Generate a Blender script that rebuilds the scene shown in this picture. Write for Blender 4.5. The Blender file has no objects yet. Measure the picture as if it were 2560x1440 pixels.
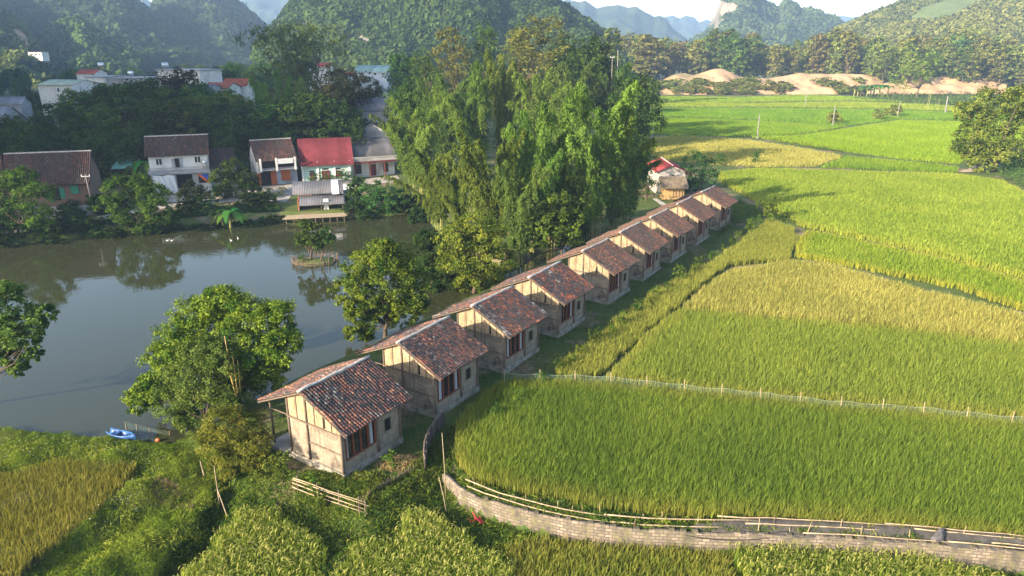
import bpy, math, random
import numpy as np
from mathutils import Vector, noise as mnoise

# ------------------------------------------------------------------ camera, sky, sun, exposure
C = bpy.context.scene.collection
SC = bpy.context.scene
F_PX, PITCH, CAM_H = 1722.0, 0.333, 25.03
cam_d = bpy.data.cameras.new('camera'); cam = bpy.data.objects.new('camera', cam_d); C.objects.link(cam)
cam_d.sensor_width = 36.0; cam_d.lens = 36.0 * F_PX / 2560.0
cam_d.clip_start = 0.5; cam_d.clip_end = 20000
cam.location = (0, 0, CAM_H); cam.rotation_euler = (math.pi / 2 - PITCH, 0, 0)
SC.camera = cam
SUN_EL = math.radians(20.5)
SUN_H = Vector((-0.785, -0.620, 0)).normalized()
SUN_DIR = Vector((SUN_H.x * math.cos(SUN_EL), SUN_H.y * math.cos(SUN_EL), math.sin(SUN_EL)))
w = bpy.data.worlds.new('World'); SC.world = w; w.use_nodes = True
nt = w.node_tree; sky = nt.nodes.new('ShaderNodeTexSky'); sky.sky_type = 'NISHITA'
sky.sun_disc = False; sky.sun_elevation = SUN_EL
sky.sun_rotation = math.atan2(SUN_H.x, SUN_H.y)
sky.air_density = 1.0; sky.dust_density = 2.0; sky.ozone_density = 1.0
bg = nt.nodes['Background']; bg.inputs['Strength'].default_value = 0.128
nt.links.new(sky.outputs[0], bg.inputs[0])
sun_d = bpy.data.lights.new('sun', 'SUN'); sun = bpy.data.objects.new('sun', sun_d); C.objects.link(sun)
sun_d.energy = 4.8; sun_d.angle = math.radians(0.6); sun_d.color = (1.0, 0.82, 0.60)
sun.rotation_euler = SUN_DIR.to_track_quat('Z', 'Y').to_euler()
SC.view_settings.view_transform = 'Standard'; SC.view_settings.look = 'None'
SC.view_settings.exposure = 1.85; SC.view_settings.gamma = 1.0
cy = SC.cycles
cy.max_bounces = 6; cy.diffuse_bounces = 3; cy.glossy_bounces = 2; cy.transmission_bounces = 3
cy.transparent_max_bounces = 6; cy.volume_bounces = 0
cy.caustics_reflective = False; cy.caustics_refractive = False
HAZE_DENSITY = 0.00022

# ------------------------------------------------------------------ projection between the photo's pixels and the ground
CP, SP = math.cos(PITCH), math.sin(PITCH)
def at(px, py, z=0.0):
    u = (px - 1280) / F_PX; v = -(py - 720) / F_PX
    dy, dz = CP + v * SP, -SP + v * CP
    t = (z - CAM_H) / dz
    return Vector((u * t, dy * t, z))
def at_y(px, py, Y):
    """world point seen at a pixel, at ground distance Y"""
    v = -(py - 720) / F_PX
    Z = Y * (v * CP - SP) / (CP + v * SP)
    d = Y * CP - Z * SP
    return Vector(((px - 1280) / F_PX * d, Y, Z + CAM_H))
def ppm(Y, z=0.0):
    """pixels per metre at ground distance Y"""
    return F_PX / (Y * CP - (z - CAM_H) * SP)
def project(P):
    P = np.asarray(P, float); Z = P[..., 2] - CAM_H
    d = P[..., 1] * CP - Z * SP
    d = np.where(d < 1, 1, d)
    return 1280 + F_PX * P[..., 0] / d, 720 - F_PX * (P[..., 1] * SP + Z * CP) / d

# ------------------------------------------------------------------ scene bookkeeping
def tag(o, label=None, cat=None, group=None, kind=None):
    if label: o['label'] = label
    if cat: o['category'] = cat
    if group: o['group'] = group
    if kind: o['kind'] = kind
    return o
def thing(name, label, cat, loc=(0, 0, 0), rz=0.0, group=None, scale=None):
    o = bpy.data.objects.new(name, None); C.objects.link(o)
    o.location = loc; o.rotation_euler = (0, 0, rz); o.empty_display_size = 0.3
    if scale is not None: o.scale = scale
    return tag(o, label, cat, group)
def link_mesh(name, me, parent=None):
    o = bpy.data.objects.new(name, me); C.objects.link(o)
    if parent is not None: o.parent = parent
    return o
def np_mesh(name, V, Fc, cols=None, mat=None, smooth=False):
    """mesh from arrays: V (n,3), Fc (m,3|4) int, cols (n,3) point colours"""
    V = np.ascontiguousarray(V, np.float32); Fc = np.ascontiguousarray(Fc, np.int32)
    me = bpy.data.meshes.new(name); k = Fc.shape[1]; m = Fc.shape[0]
    me.vertices.add(len(V)); me.vertices.foreach_set('co', V.ravel())
    me.loops.add(m * k); me.loops.foreach_set('vertex_index', Fc.ravel())
    me.polygons.add(m)
    me.polygons.foreach_set('loop_start', np.arange(0, m * k, k, dtype=np.int32))
    if smooth: me.polygons.foreach_set('use_smooth', np.ones(m, bool))
    me.update(calc_edges=True)
    if cols is not None:
        a = me.attributes.new('Col', 'FLOAT_COLOR', 'POINT')
        c4 = np.ones((len(V), 4), np.float32); c4[:, :3] = cols
        a.data.foreach_set('color', c4.ravel())
    if mat: me.materials.append(mat)
    return me

class MB:
    """collects boxes, beams, tubes and polygons into one mesh"""
    def __init__(s): s.v = []; s.f = []; s.c = []
    def add(s, vs, fs, col=(1, 1, 1)):
        b = len(s.v); s.v += [tuple(p) for p in vs]
        for f in fs: s.f.append(tuple(b + i for i in f)); s.c.append(col)
        return s
    def box(s, x0, x1, y0, y1, z0, z1, col=(1, 1, 1)):
        return s.add([(x0, y0, z0), (x1, y0, z0), (x1, y1, z0), (x0, y1, z0), (x0, y0, z1), (x1, y0, z1), (x1, y1, z1), (x0, y1, z1)],
                     [(0, 3, 2, 1), (4, 5, 6, 7), (0, 1, 5, 4), (1, 2, 6, 5), (2, 3, 7, 6), (3, 0, 4, 7)], col)
    def beam(s, a, b, wd, ht=None, col=(1, 1, 1), up=(0, 0, 1)):
        a, b = Vector(a), Vector(b); ht = ht or wd; d = (b - a).normalized()
        u = Vector(up)
        if abs(d.dot(u)) > .98: u = Vector((1, 0, 0))
        x = d.cross(u).normalized() * wd / 2; y = x.cross(d).normalized() * ht / 2
        vs = [a - x - y, a + x - y, a + x + y, a - x + y, b - x - y, b + x - y, b + x + y, b - x + y]
        return s.add(vs, [(0, 1, 2, 3), (7, 6, 5, 4), (0, 4, 5, 1), (1, 5, 6, 2), (2, 6, 7, 3), (3, 7, 4, 0)], col)
    def tube(s, pts, rs, n=6, col=(1, 1, 1), cap=True):
        pts = [Vector(p) for p in pts]
        if not hasattr(rs, '__len__'): rs = [rs] * len(pts)
        vs = []
        for i, p in enumerate(pts):
            d = (pts[min(i + 1, len(pts) - 1)] - pts[max(i - 1, 0)]).normalized()
            u = Vector((1, 0, 0)) if abs(d.z) > .8 else Vector((0, 0, 1))
            x = d.cross(u).normalized(); y = d.cross(x)
            for k in range(n):
                t = 2 * math.pi * k / n
                vs.append(p + (x * math.cos(t) + y * math.sin(t)) * rs[i])
        fs = []
        for i in range(len(pts) - 1):
            for k in range(n):
                k2 = (k + 1) % n
                fs.append((i * n + k, i * n + k2, (i + 1) * n + k2, (i + 1) * n + k))
        if cap: fs.append(tuple(range(n))[::-1]); fs.append(tuple((len(pts) - 1) * n + k for k in range(n)))
        return s.add(vs, fs, col)
    def prism(s, poly, axis, a, b, col=(1, 1, 1)):
        """poly: 2-D points extruded from a to b along axis ('x','y','z')"""
        def mk(p, t):
            return {'x': (t, p[0], p[1]), 'y': (p[0], t, p[1]), 'z': (p[0], p[1], t)}[axis]
        n = len(poly); vs = [mk(p, a) for p in poly] + [mk(p, b) for p in poly]
        fs = [tuple(range(n)), tuple(range(2 * n - 1, n - 1, -1))] + [(i, i + n, (i + 1) % n + n, (i + 1) % n) for i in range(n)]
        return s.add(vs, fs, col)
    def mesh(s, name, mat=None, smooth=False):
        me = bpy.data.meshes.new(name); me.from_pydata(s.v, [], s.f)
        a = me.attributes.new('Col', 'FLOAT_COLOR', 'CORNER'); arr = []
        for f, c in zip(s.f, s.c): arr += [c[0], c[1], c[2], 1.0] * len(f)
        a.data.foreach_set('color', np.array(arr, np.float32))
        if mat: me.materials.append(mat)
        if smooth: me.polygons.foreach_set('use_smooth', np.ones(len(me.polygons), bool))
        me.update(); return me
    def build(s, name, mat, parent=None, smooth=False): return link_mesh(name, s.mesh(name, mat, smooth), parent)

# ------------------------------------------------------------------ materials
MATS = {}
def _new(name):
    m = bpy.data.materials.new(name); m.use_nodes = True; n = m.node_tree; b = n.nodes['Principled BSDF']
    return m, n, b
def noise_col(n, c1, c2, scale, detail=4, coord='Object', lo=.35, hi=.65, stretch=None, vec=None):
    tc = n.nodes.new('ShaderNodeTexCoord'); nz = n.nodes.new('ShaderNodeTexNoise')
    nz.inputs['Scale'].default_value = scale; nz.inputs['Detail'].default_value = detail
    if stretch:
        mp = n.nodes.new('ShaderNodeMapping'); mp.inputs['Scale'].default_value = stretch
        n.links.new(tc.outputs[coord], mp.inputs[0]); n.links.new(mp.outputs[0], nz.inputs['Vector'])
    else: n.links.new(tc.outputs[coord], nz.inputs['Vector'])
    r = n.nodes.new('ShaderNodeMapRange'); r.inputs[1].default_value = lo; r.inputs[2].default_value = hi
    n.links.new(nz.outputs[0], r.inputs[0])
    mx = n.nodes.new('ShaderNodeMix'); mx.data_type = 'RGBA'
    mx.inputs[6].default_value = (*c1, 1); mx.inputs[7].default_value = (*c2, 1)
    n.links.new(r.outputs[0], mx.inputs[0])
    return mx.outputs[2], nz
def mixc(n, fac, a, b, mode='MIX'):
    mx = n.nodes.new('ShaderNodeMix'); mx.data_type = 'RGBA'; mx.blend_type = mode
    for i, v in ((0, fac), (6, a), (7, b)):
        if isinstance(v, (int, float)): mx.inputs[i].default_value = v
        elif isinstance(v, tuple): mx.inputs[i].default_value = (*v, 1)
        else: n.links.new(v, mx.inputs[i])
    return mx.outputs[2]
def plain(name, c1, c2=None, scale=2.0, rough=.8, bump=0.0, metallic=0.0, stretch=None, stain=None, col=False, spec=.3):
    """two-tone weathered surface; stain = colour of large patchy dirt; col multiplies the mesh's own Col"""
    if name in MATS: return MATS[name]
    m, n, b = _new(name)
    c2 = c2 or tuple(x * .75 for x in c1)
    out, nz = noise_col(n, c1, c2, scale, stretch=stretch)
    if stain:
        s, _ = noise_col(n, (0, 0, 0), (1, 1, 1), scale * .23, lo=.5, hi=.72, detail=6)
        out = mixc(n, s, out, stain)
    if col:
        a = n.nodes.new('ShaderNodeAttribute'); a.attribute_name = 'Col'
        out = mixc(n, 1.0, out, a.outputs['Color'], 'MULTIPLY')
    n.links.new(out, b.inputs['Base Color']); b.inputs['Roughness'].default_value = rough
    b.inputs['Metallic'].default_value = metallic; b.inputs['Specular IOR Level'].default_value = spec
    if bump:
        bp = n.nodes.new('ShaderNodeBump'); bp.inputs['Strength'].default_value = bump; bp.inputs['Distance'].default_value = .05
        n.links.new(nz.outputs[0], bp.inputs['Height']); n.links.new(bp.outputs[0], b.inputs['Normal'])
    MATS[name] = m; return m
def leafmat(name, tint=(1, 1, 1), trans=.3, vary=.18):
    """leaf: mesh colour x tint, varied per object, part of the light shines through"""
    if name in MATS: return MATS[name]
    m = bpy.data.materials.new(name); m.use_nodes = True; n = m.node_tree; n.nodes.clear()
    o = n.nodes.new('ShaderNodeOutputMaterial'); a = n.nodes.new('ShaderNodeAttribute'); a.attribute_name = 'Col'
    oi = n.nodes.new('ShaderNodeObjectInfo')
    hs = n.nodes.new('ShaderNodeHueSaturation')
    r = n.nodes.new('ShaderNodeMapRange'); r.inputs[3].default_value = .5 - vary * .14; r.inputs[4].default_value = .5 + vary * .14
    r2 = n.nodes.new('ShaderNodeMapRange'); r2.inputs[3].default_value = 1 - vary; r2.inputs[4].default_value = 1 + vary
    n.links.new(oi.outputs['Random'], r.inputs[0]); n.links.new(oi.outputs['Random'], r2.inputs[0])
    n.links.new(r.outputs[0], hs.inputs['Hue']); n.links.new(r2.outputs[0], hs.inputs['Value'])
    c = mixc(n, 1.0, a.outputs['Color'], tint, 'MULTIPLY'); n.links.new(c, hs.inputs['Color'])
    d = n.nodes.new('ShaderNodeBsdfDiffuse'); t = n.nodes.new('ShaderNodeBsdfTranslucent'); mx = n.nodes.new('ShaderNodeMixShader')
    n.links.new(hs.outputs[0], d.inputs[0])
    tc = mixc(n, 1.0, hs.outputs[0], (1.25, 1.2, .6), 'MULTIPLY'); n.links.new(tc, t.inputs[0])
    mx.inputs[0].default_value = trans
    n.links.new(d.outputs[0], mx.inputs[1]); n.links.new(t.outputs[0], mx.inputs[2]); n.links.new(mx.outputs[0], o.inputs[0])
    MATS[name] = m; return m
LEAF = leafmat('leaf'); RICE = leafmat('rice_leaf', trans=.35, vary=0.0); FARLEAF = leafmat('far_leaf', trans=.2, vary=.1)
BARK = plain('bark', (.11, .08, .055), (.06, .045, .03), 6, .9, .4)
BAMBOO_STEM = plain('bamboo_stem', (.30, .27, .10), (.2, .22, .07), 5, .5)
WOOD_OLD = plain('old_wood', (.15, .115, .085), (.09, .07, .055), 5, .85, .3, stretch=(1, 1, .3))
POLE_DRY = plain('dry_bamboo', (.34, .27, .18), (.22, .17, .11), 4, .7)
CONCRETE = plain('concrete', (.42, .40, .37), (.30, .29, .27), 1.5, .9, .2, stain=(.16, .15, .13))

# ------------------------------------------------------------------ terrain: one sheet
def poly_sdf(X, Y, poly):
    """signed distance to a polygon, negative inside"""
    P = np.array([(p[0], p[1]) for p in poly]); n = len(P)
    d = np.full(X.shape, 1e12); ins = np.zeros(X.shape, bool)
    for i in range(n):
        a, b = P[i], P[(i + 1) % n]; e = b - a
        t = np.clip(((X - a[0]) * e[0] + (Y - a[1]) * e[1]) / (e @ e + 1e-9), 0, 1)
        d = np.minimum(d, (X - a[0] - t * e[0]) ** 2 + (Y - a[1] - t * e[1]) ** 2)
        c = (a[1] > Y) != (b[1] > Y)
        with np.errstate(divide='ignore', invalid='ignore'):
            xi = a[0] + (Y - a[1]) / (b[1] - a[1] + 1e-12) * e[0]
        ins ^= c & (X < xi)
    return np.where(ins, -1, 1) * np.sqrt(d)
def sstep(a, b, x):
    t = np.clip((x - a) / (b - a), 0, 1); return t * t * (3 - 2 * t)
def vnoise(X, Y, s, seed=0):
    """cheap smooth noise, -1..1"""
    r = np.random.default_rng(seed); out = np.zeros(np.shape(X))
    for k in range(6):
        a = r.uniform(0, 6.28); f = s * r.uniform(.6, 2.2); ph = r.uniform(0, 6.28)
        out = out + np.sin((X * math.cos(a) + Y * math.sin(a)) * f + ph) * np.sin((X * -math.sin(a) + Y * math.cos(a)) * f * .8 + ph * 2)
    return out / 3
WATER_Z = -1.1; LOW_Z = -1.25
POND = [at(px, py, WATER_Z) for px, py in [(-900, 660), (-300, 640), (0, 612), (150, 598), (235, 588), (430, 566), (560, 554), (690, 552), (870, 545), (1035, 532), (1075, 545), (1120, 600),
        (1200, 640), (1285, 668), (1340, 632), (1400, 612), (1452, 585), (1490, 590), (1470, 618), (1380, 660), (1250, 722), (1110, 788), (960, 862), (860, 912), (760, 955), (650, 1012), (560, 1065), (490, 1104),
        (430, 1112), (300, 1098), (150, 1086), (0, 1072), (-300, 1080), (-900, 1150)]]
WALL_TOP = [(1112, 1186), (1150, 1222), (1215, 1250), (1300, 1276), (1440, 1306), (1600, 1326), (1760, 1334), (1900, 1338), (2100, 1346), (2300, 1360), (2560, 1384), (2800, 1412)]
LOW = [at(-900, 1110, -.8), at(0, 1058, -.8), at(300, 1086, -.8), at(440, 1098, -.8), at(530, 1120, -.7), at(640, 1200, -.5), at(735, 1226, -.4), at(920, 1296, -.4), at(1010, 1262, -.4), at(1075, 1222, -.4)] + \
      [at(px, py, 0) for px, py in WALL_TOP] + [Vector((80, 5, 0)), Vector((-80, 5, 0)), Vector((-90, 30, 0))]
ISLAND = at(790, 655, WATER_Z)
DITCH = [at(585, 1165, -1), at(560, 1250, -1), at(505, 1330, -1), at(430, 1420, -1), at(370, 1500, -1)]
def poly_line(X, Y, pts):
    d = np.full(np.shape(X), 1e9)
    for a, b in zip(pts, pts[1:]):
        ex, ey = b.x - a.x, b.y - a.y; t = np.clip(((X - a.x) * ex + (Y - a.y) * ey) / (ex * ex + ey * ey), 0, 1)
        d = np.minimum(d, np.hypot(X - a.x - t * ex, Y - a.y - t * ey))
    return d
def ground_z(X, Y):
    X = np.asarray(X, float); Y = np.asarray(Y, float)
    sp = poly_sdf(X, Y, POND); sl = poly_sdf(X, Y, LOW)
    wd = np.where(X < -3.4, 2.2, .25)
    z = LOW_Z * sstep(wd * .5, -wd * .5, sl) * np.where(sp < 40, 1, 1)
    z = z + .07 * vnoise(X, Y, .5, 3) * sstep(.3, 2, np.abs(sl)) + .05 * vnoise(X, Y, 1.7, 5) * (X < -2)
    z = np.maximum(z, np.where((X < -14) & (sp > -6), -.86 - .5 * sstep(2.0, 5.5, sp), -99))
    # furrowed slope left of the near rice: low ridges run towards the camera, a ditch beside the ripe plot and one beside the eared rice
    wl = sstep(-4, -9, X) * sstep(-.5, -3.5, sl) * sstep(1, 4, sp)
    across = (X + 14) * .80 + (Y - 34) * -.60
    z = z + wl * (.32 * np.sin(across * 1.25 + .5 * vnoise(X, Y, .4, 8)) + .16 * vnoise(X, Y, 1.5, 9))
    dt = np.abs((X + 16.2) * .62 - (Y - 34.5) * -.785 * -1 * -1) if False else poly_line(X, Y, DITCH)
    z = z - .75 * np.exp(-(dt / .75) ** 2) * sstep(.2, -.6, sl)
    k = sstep(.9, -2.5, sp)
    z = z * (1 - k) + (-2.8) * k
    isl = np.hypot((X - ISLAND.x) / 2.9, (Y - ISLAND.y) / 2.1)
    z = np.maximum(z, np.where(isl < 1.3, WATER_Z + .45 - 1.1 * sstep(.75, 1.25, isl), -99))
    return z
def axis(parts):
    out = []
    for a, b, st in parts: out += list(np.arange(a, b, st))
    return np.array(out)
_g = lambda a, b, n: list(np.geomspace(a, b, n))
xs = np.concatenate([-np.array(_g(150, 5200, 26))[::-1], np.arange(-148, -44, 2.0), np.arange(-44, 44, .45), np.arange(44, 150, 2.0), _g(150, 5200, 26)])
ys = np.concatenate([[-300, -120, -60, -20, 5, 14], np.arange(20, 62, .4), np.arange(62, 150, 1.3), _g(150, 6000, 40)])
GX, GY = np.meshgrid(xs, ys); GZ = ground_z(GX, GY)
nx, ny = len(xs), len(ys)
idx = np.arange(nx * ny).reshape(ny, nx)
quads = np.stack([idx[:-1, :-1], idx[:-1, 1:], idx[1:, 1:], idx[1:, :-1]], -1).reshape(-1, 4)
gm, n_, b_ = _new('ground_mat')
c_a, _ = noise_col(n_, (.050, .085, .020), (.085, .105, .030), .35, 6)
c_b, _ = noise_col(n_, (.13, .10, .062), (.20, .16, .10), 1.2, 6)
f_b, _ = noise_col(n_, (0, 0, 0), (1, 1, 1), .18, 7, lo=.52, hi=.62)
n_.links.new(mixc(n_, f_b, c_a, c_b), b_.inputs['Base Color']); b_.inputs['Roughness'].default_value = .95; b_.inputs['Specular IOR Level'].default_value = .1
ground = link_mesh('ground', np_mesh('ground', np.stack([GX, GY, GZ], -1).reshape(-1, 3), quads, None, gm, True)); tag(ground, kind='structure')

# ------------------------------------------------------------------ pond
wm, n_, b_ = _new('pond_water')
b_.inputs['Base Color'].default_value = (.029, .033, .014, 1); b_.inputs['Roughness'].default_value = .035
b_.inputs['IOR'].default_value = 1.38; b_.inputs['Specular IOR Level'].default_value = .5
tc = n_.nodes.new('ShaderNodeTexCoord'); hs_ = []
for sc_, det in ((1.4, 3), (.35, 2)):
    nz = n_.nodes.new('ShaderNodeTexNoise'); nz.inputs['Scale'].default_value = sc_; nz.inputs['Detail'].default_value = det
    n_.links.new(tc.outputs['Object'], nz.inputs['Vector']); hs_.append(nz.outputs[0])
ad = n_.nodes.new('ShaderNodeMath'); ad.operation = 'ADD'; n_.links.new(hs_[0], ad.inputs[0]); n_.links.new(hs_[1], ad.inputs[1])
bp = n_.nodes.new('ShaderNodeBump'); bp.inputs['Strength'].default_value = .10; bp.inputs['Distance'].default_value = .06
n_.links.new(ad.outputs[0], bp.inputs['Height']); n_.links.new(bp.outputs[0], b_.inputs['Normal'])
wme = bpy.data.meshes.new('pond_water')
big = []
cx = sum(p.x for p in POND) / len(POND); cyy = sum(p.y for p in POND) / len(POND)
Q = [(-160, 20, WATER_Z), (30, 20, WATER_Z), (30, 125, WATER_Z), (-160, 125, WATER_Z)]
# the water lies inside the pond's hollow only: its outline grown by a metre so that the banks cut it
def grow(poly, d):
    out = []; n = len(poly); A = sum(poly[i].x * poly[(i + 1) % n].y - poly[(i + 1) % n].x * poly[i].y for i in range(n)); s = 1 if A > 0 else -1
    for i in range(n):
        e = (poly[(i + 1) % n] - poly[i - 1]); nn = Vector((e.y, -e.x, 0)).normalized() * s
        out.append(poly[i] + nn * d)
    return out
wme.from_pydata([tuple(p) for p in grow(POND, .8)], [], [tuple(range(len(POND)))]); wme.materials.append(wm)
tag(link_mesh('pond_water', wme), kind='structure')

# ------------------------------------------------------------------ foliage generators (arrays)
def rdir(r, n):
    v = r.normal(size=(n, 3)); return v / np.linalg.norm(v, axis=1, keepdims=True)
def leaf_cards(r, P, N, L, W, cols):
    """one folded leaf per point: P (n,3), N facing, L length, W width"""
    n = len(P); t = np.cross(N, rdir(r, n)); t /= np.linalg.norm(t, axis=1, keepdims=True) + 1e-9
    b = np.cross(N, t); L = (L * r.uniform(.65, 1.3, (n, 1))); W = (W * r.uniform(.7, 1.25, (n, 1)))
    V = np.stack([P - t * L * .5, P + b * W * .5 + N * W * .12, P + t * L * .5 - N * L * .1, P - b * W * .5 + N * W * .12], 1).reshape(-1, 3)
    Fc = np.arange(4 * n).reshape(n, 4)
    return V, Fc, np.repeat(cols, 4, axis=0)
def pal(r, n, dark, light, t=None, jit=.15):
    t = r.uniform(0, 1, n) if t is None else t
    c = np.array(dark)[None] * (1 - t[:, None]) + np.array(light)[None] * t[:, None]
    return np.clip(c * r.uniform(1 - jit, 1 + jit, (n, 1)), 0, 1)
def crown(r, lobes, leaf, n_sub=26, n_leaf=22, dark=(.03, .07, .012), light=(.10, .16, .025), sub_r=.34, aspect=.5, fill=.18, up=.35):
    """crown of leaf clumps: lobes [(centre, (rx,ry,rz))]; clumps sit on each lobe's surface, leaves on each clump"""
    Ps, Ns, Cs = [], [], []
    for c, rad in lobes:
        c = np.array(c); rad = np.array(rad, float); rm = rad.mean()
        d = rdir(r, n_sub); d[:, 2] += up; d /= np.linalg.norm(d, axis=1, keepdims=True)
        rr = np.where(r.uniform(size=n_sub) < fill, r.uniform(.2, .7, n_sub), r.uniform(.72, 1.05, n_sub))
        sc = c + d * rad * rr[:, None]; tl = np.clip(r.normal(.45, .28, n_sub), 0, 1)
        e = rdir(r, n_sub * n_leaf)
        base = np.repeat(d, n_leaf, 0); e = e * .9 + base * .45 + np.array([0, 0, .25])
        sr = rm * sub_r * np.repeat(r.uniform(.6, 1.3, n_sub), n_leaf)[:, None]
        P = np.repeat(sc, n_leaf, 0) + e * sr * r.uniform(.4, 1.0, (len(e), 1)) * np.array([1, 1, .8])
        N = base * .6 + rdir(r, len(e)) * .75 + np.array([0, 0, .45]); N /= np.linalg.norm(N, axis=1, keepdims=True)
        Ps.append(P); Ns.append(N); Cs.append(pal(r, len(e), dark, light, np.clip(np.repeat(tl, n_leaf) + r.normal(0, .14, len(e)), 0, 1)))
    P, N, Cc = map(np.concatenate, (Ps, Ns, Cs))
    return leaf_cards(r, P, N, leaf, leaf * aspect, Cc)
def trunk_mesh(name, base, lobes, r0, mat=BARK, fork=.4, limbs=99):
    mb = MB(); rr = random.Random(name); base = Vector(base)
    cen = sum((Vector(c) for c, _ in lobes), Vector()) / len(lobes)
    f = base.lerp(cen, fork); f += Vector((rr.uniform(-.1, .1), rr.uniform(-.1, .1), 0)) * (cen - base).length
    mb.tube([base - Vector((0, 0, .3)), base + (f - base) * .12, base.lerp(f, .55) + Vector((rr.uniform(-.05, .05), 0, 0)) * (f - base).length, f], [r0 * 1.35, r0, r0 * .82, r0 * .66], 8)
    for c, rad in lobes[:limbs]:
        c = Vector(c); m = f.lerp(c, .5) + Vector((rr.uniform(-.1, .1), rr.uniform(-.1, .1), -.08)) * (c - f).length
        mb.tube([f - (f - base).normalized() * r0, m, c], [r0 * .5, r0 * .33, r0 * .12], 5)
    return mb.mesh(name, mat, True)

def px_tree(name, label, base, lobes_px, leaf, dark, light, r0=.22, z0=0.0, n_sub=26, n_leaf=24, seed=1, cat='tree', group=None, aspect=.5, sub_r=.34, trunk=True, flat=.85, deep=1.0, up=.35):
    """a single tree at its own spot: base pixel on the ground, lobes (px, py, radius px, metres behind(+)/before(-) the trunk)"""
    b = at(base[0], base[1], z0); r = np.random.default_rng(seed)
    b.z = float(ground_z(b.x, b.y)) if z0 is None else z0
    lob = []
    for i, q in enumerate(lobes_px):
        dy = q[3] if len(q) > 3 else (r.uniform(-.5, .5) * q[2] * 1.3 / ppm(b.y)) * deep
        p = at_y(q[0], q[1], b.y + dy); rad = q[2] / ppm(b.y + dy, p.z)
        lob.append((tuple(p - b), (rad, rad, rad * flat)))
    t = thing(name, label, cat, b, 0, group)
    V, Fc, Cc = crown(r, lob, leaf, n_sub, n_leaf, dark, light, aspect=aspect, sub_r=sub_r, up=up)
    link_mesh('crown' if cat == 'tree' else 'foliage', np_mesh('crown', V, Fc, Cc, LEAF), t)
    if trunk: link_mesh('trunk' if cat == 'tree' else 'stem', trunk_mesh('trunk', (0, 0, 0), lob, r0), t)
    return t

# ---- species prototypes, unit = metres, base at origin; (height, half width, [(part, mesh)])
PROTO = {}
def proto_tree(key, H, Wd, n_lobe, leaf, n_sub, n_leaf, dark, light, bottom=.3, seeds=3, shape='round', r0=None, mat=LEAF, aspect=.5):
    out = []
    for s in range(seeds):
        r = np.random.default_rng(hash_(key) + s); lob = []
        for i in range(n_lobe):
            t = (i + .5) / n_lobe; z = H * (bottom + (1 - bottom) * t * .88)
            if shape == 'round': wz = math.sin(math.pi * (.15 + .75 * t)) ** .7
            elif shape == 'tall': wz = (.55 + .45 * math.sin(math.pi * min(1, t * .95 + .1))) * (1 if t < .8 else .7)
            else: wz = 1.0 if t > .35 else .6
            a = i * 2.4 + r.uniform(0, .8); d = Wd * .55 * wz * r.uniform(.5, 1.05)
            rad = Wd * (.5 if shape != 'umbrella' else .42) * (.65 + .35 * wz) * r.uniform(.85, 1.2)
            lob.append(((d * math.cos(a), d * math.sin(a), min(z, H - rad * .6)), (rad, rad, rad * (.8 if shape != 'umbrella' else .5))))
        V, Fc, Cc = crown(r, lob, leaf, n_sub, n_leaf, dark, light, aspect=aspect)
        V[:, 2] = np.maximum(V[:, 2], .05)
        out.append([('crown', np_mesh(key + '_crown', V, Fc, Cc, mat)), ('trunk', trunk_mesh(key + '_trunk', (0, 0, 0), lob, r0 or H * .018, fork=.55 if shape == 'tall' else .4))])
    PROTO[key] = (H, Wd, out)
def hash_(s): return sum((i + 1) * ord(ch) for i, ch in enumerate(s)) % 100003
_cnt = {}
def put(key, loc, h, wide=1.0, label='', name='tree', cat='tree', group=None, rz=None, part_names=None):
    """a copy of a prototype: its own Empty, its own crown and trunk objects, shared mesh data"""
    H, Wd, vs = PROTO[key]; k = _cnt.get(key, 0); _cnt[key] = k + 1
    s = h / H; rz = rz if rz is not None else (k * 2.399) % 6.283
    t = thing(name, label, cat, loc, rz, group, (s * wide, s * wide, s))
    for pn, me in vs[k % len(vs)]: link_mesh((part_names or {}).get(pn, pn), me, t)
    return t
def put_px(key, px, top, Y, wide=1.0, **kw):
    """stands at ground distance Y in the photo's column px, its top at pixel row top"""
    tp = at_y(px, top, Y); z = float(ground_z(tp.x, Y)); h = max(.6, tp.z - z)
    return put(key, (tp.x, Y, z), h, wide, **kw)

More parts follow.
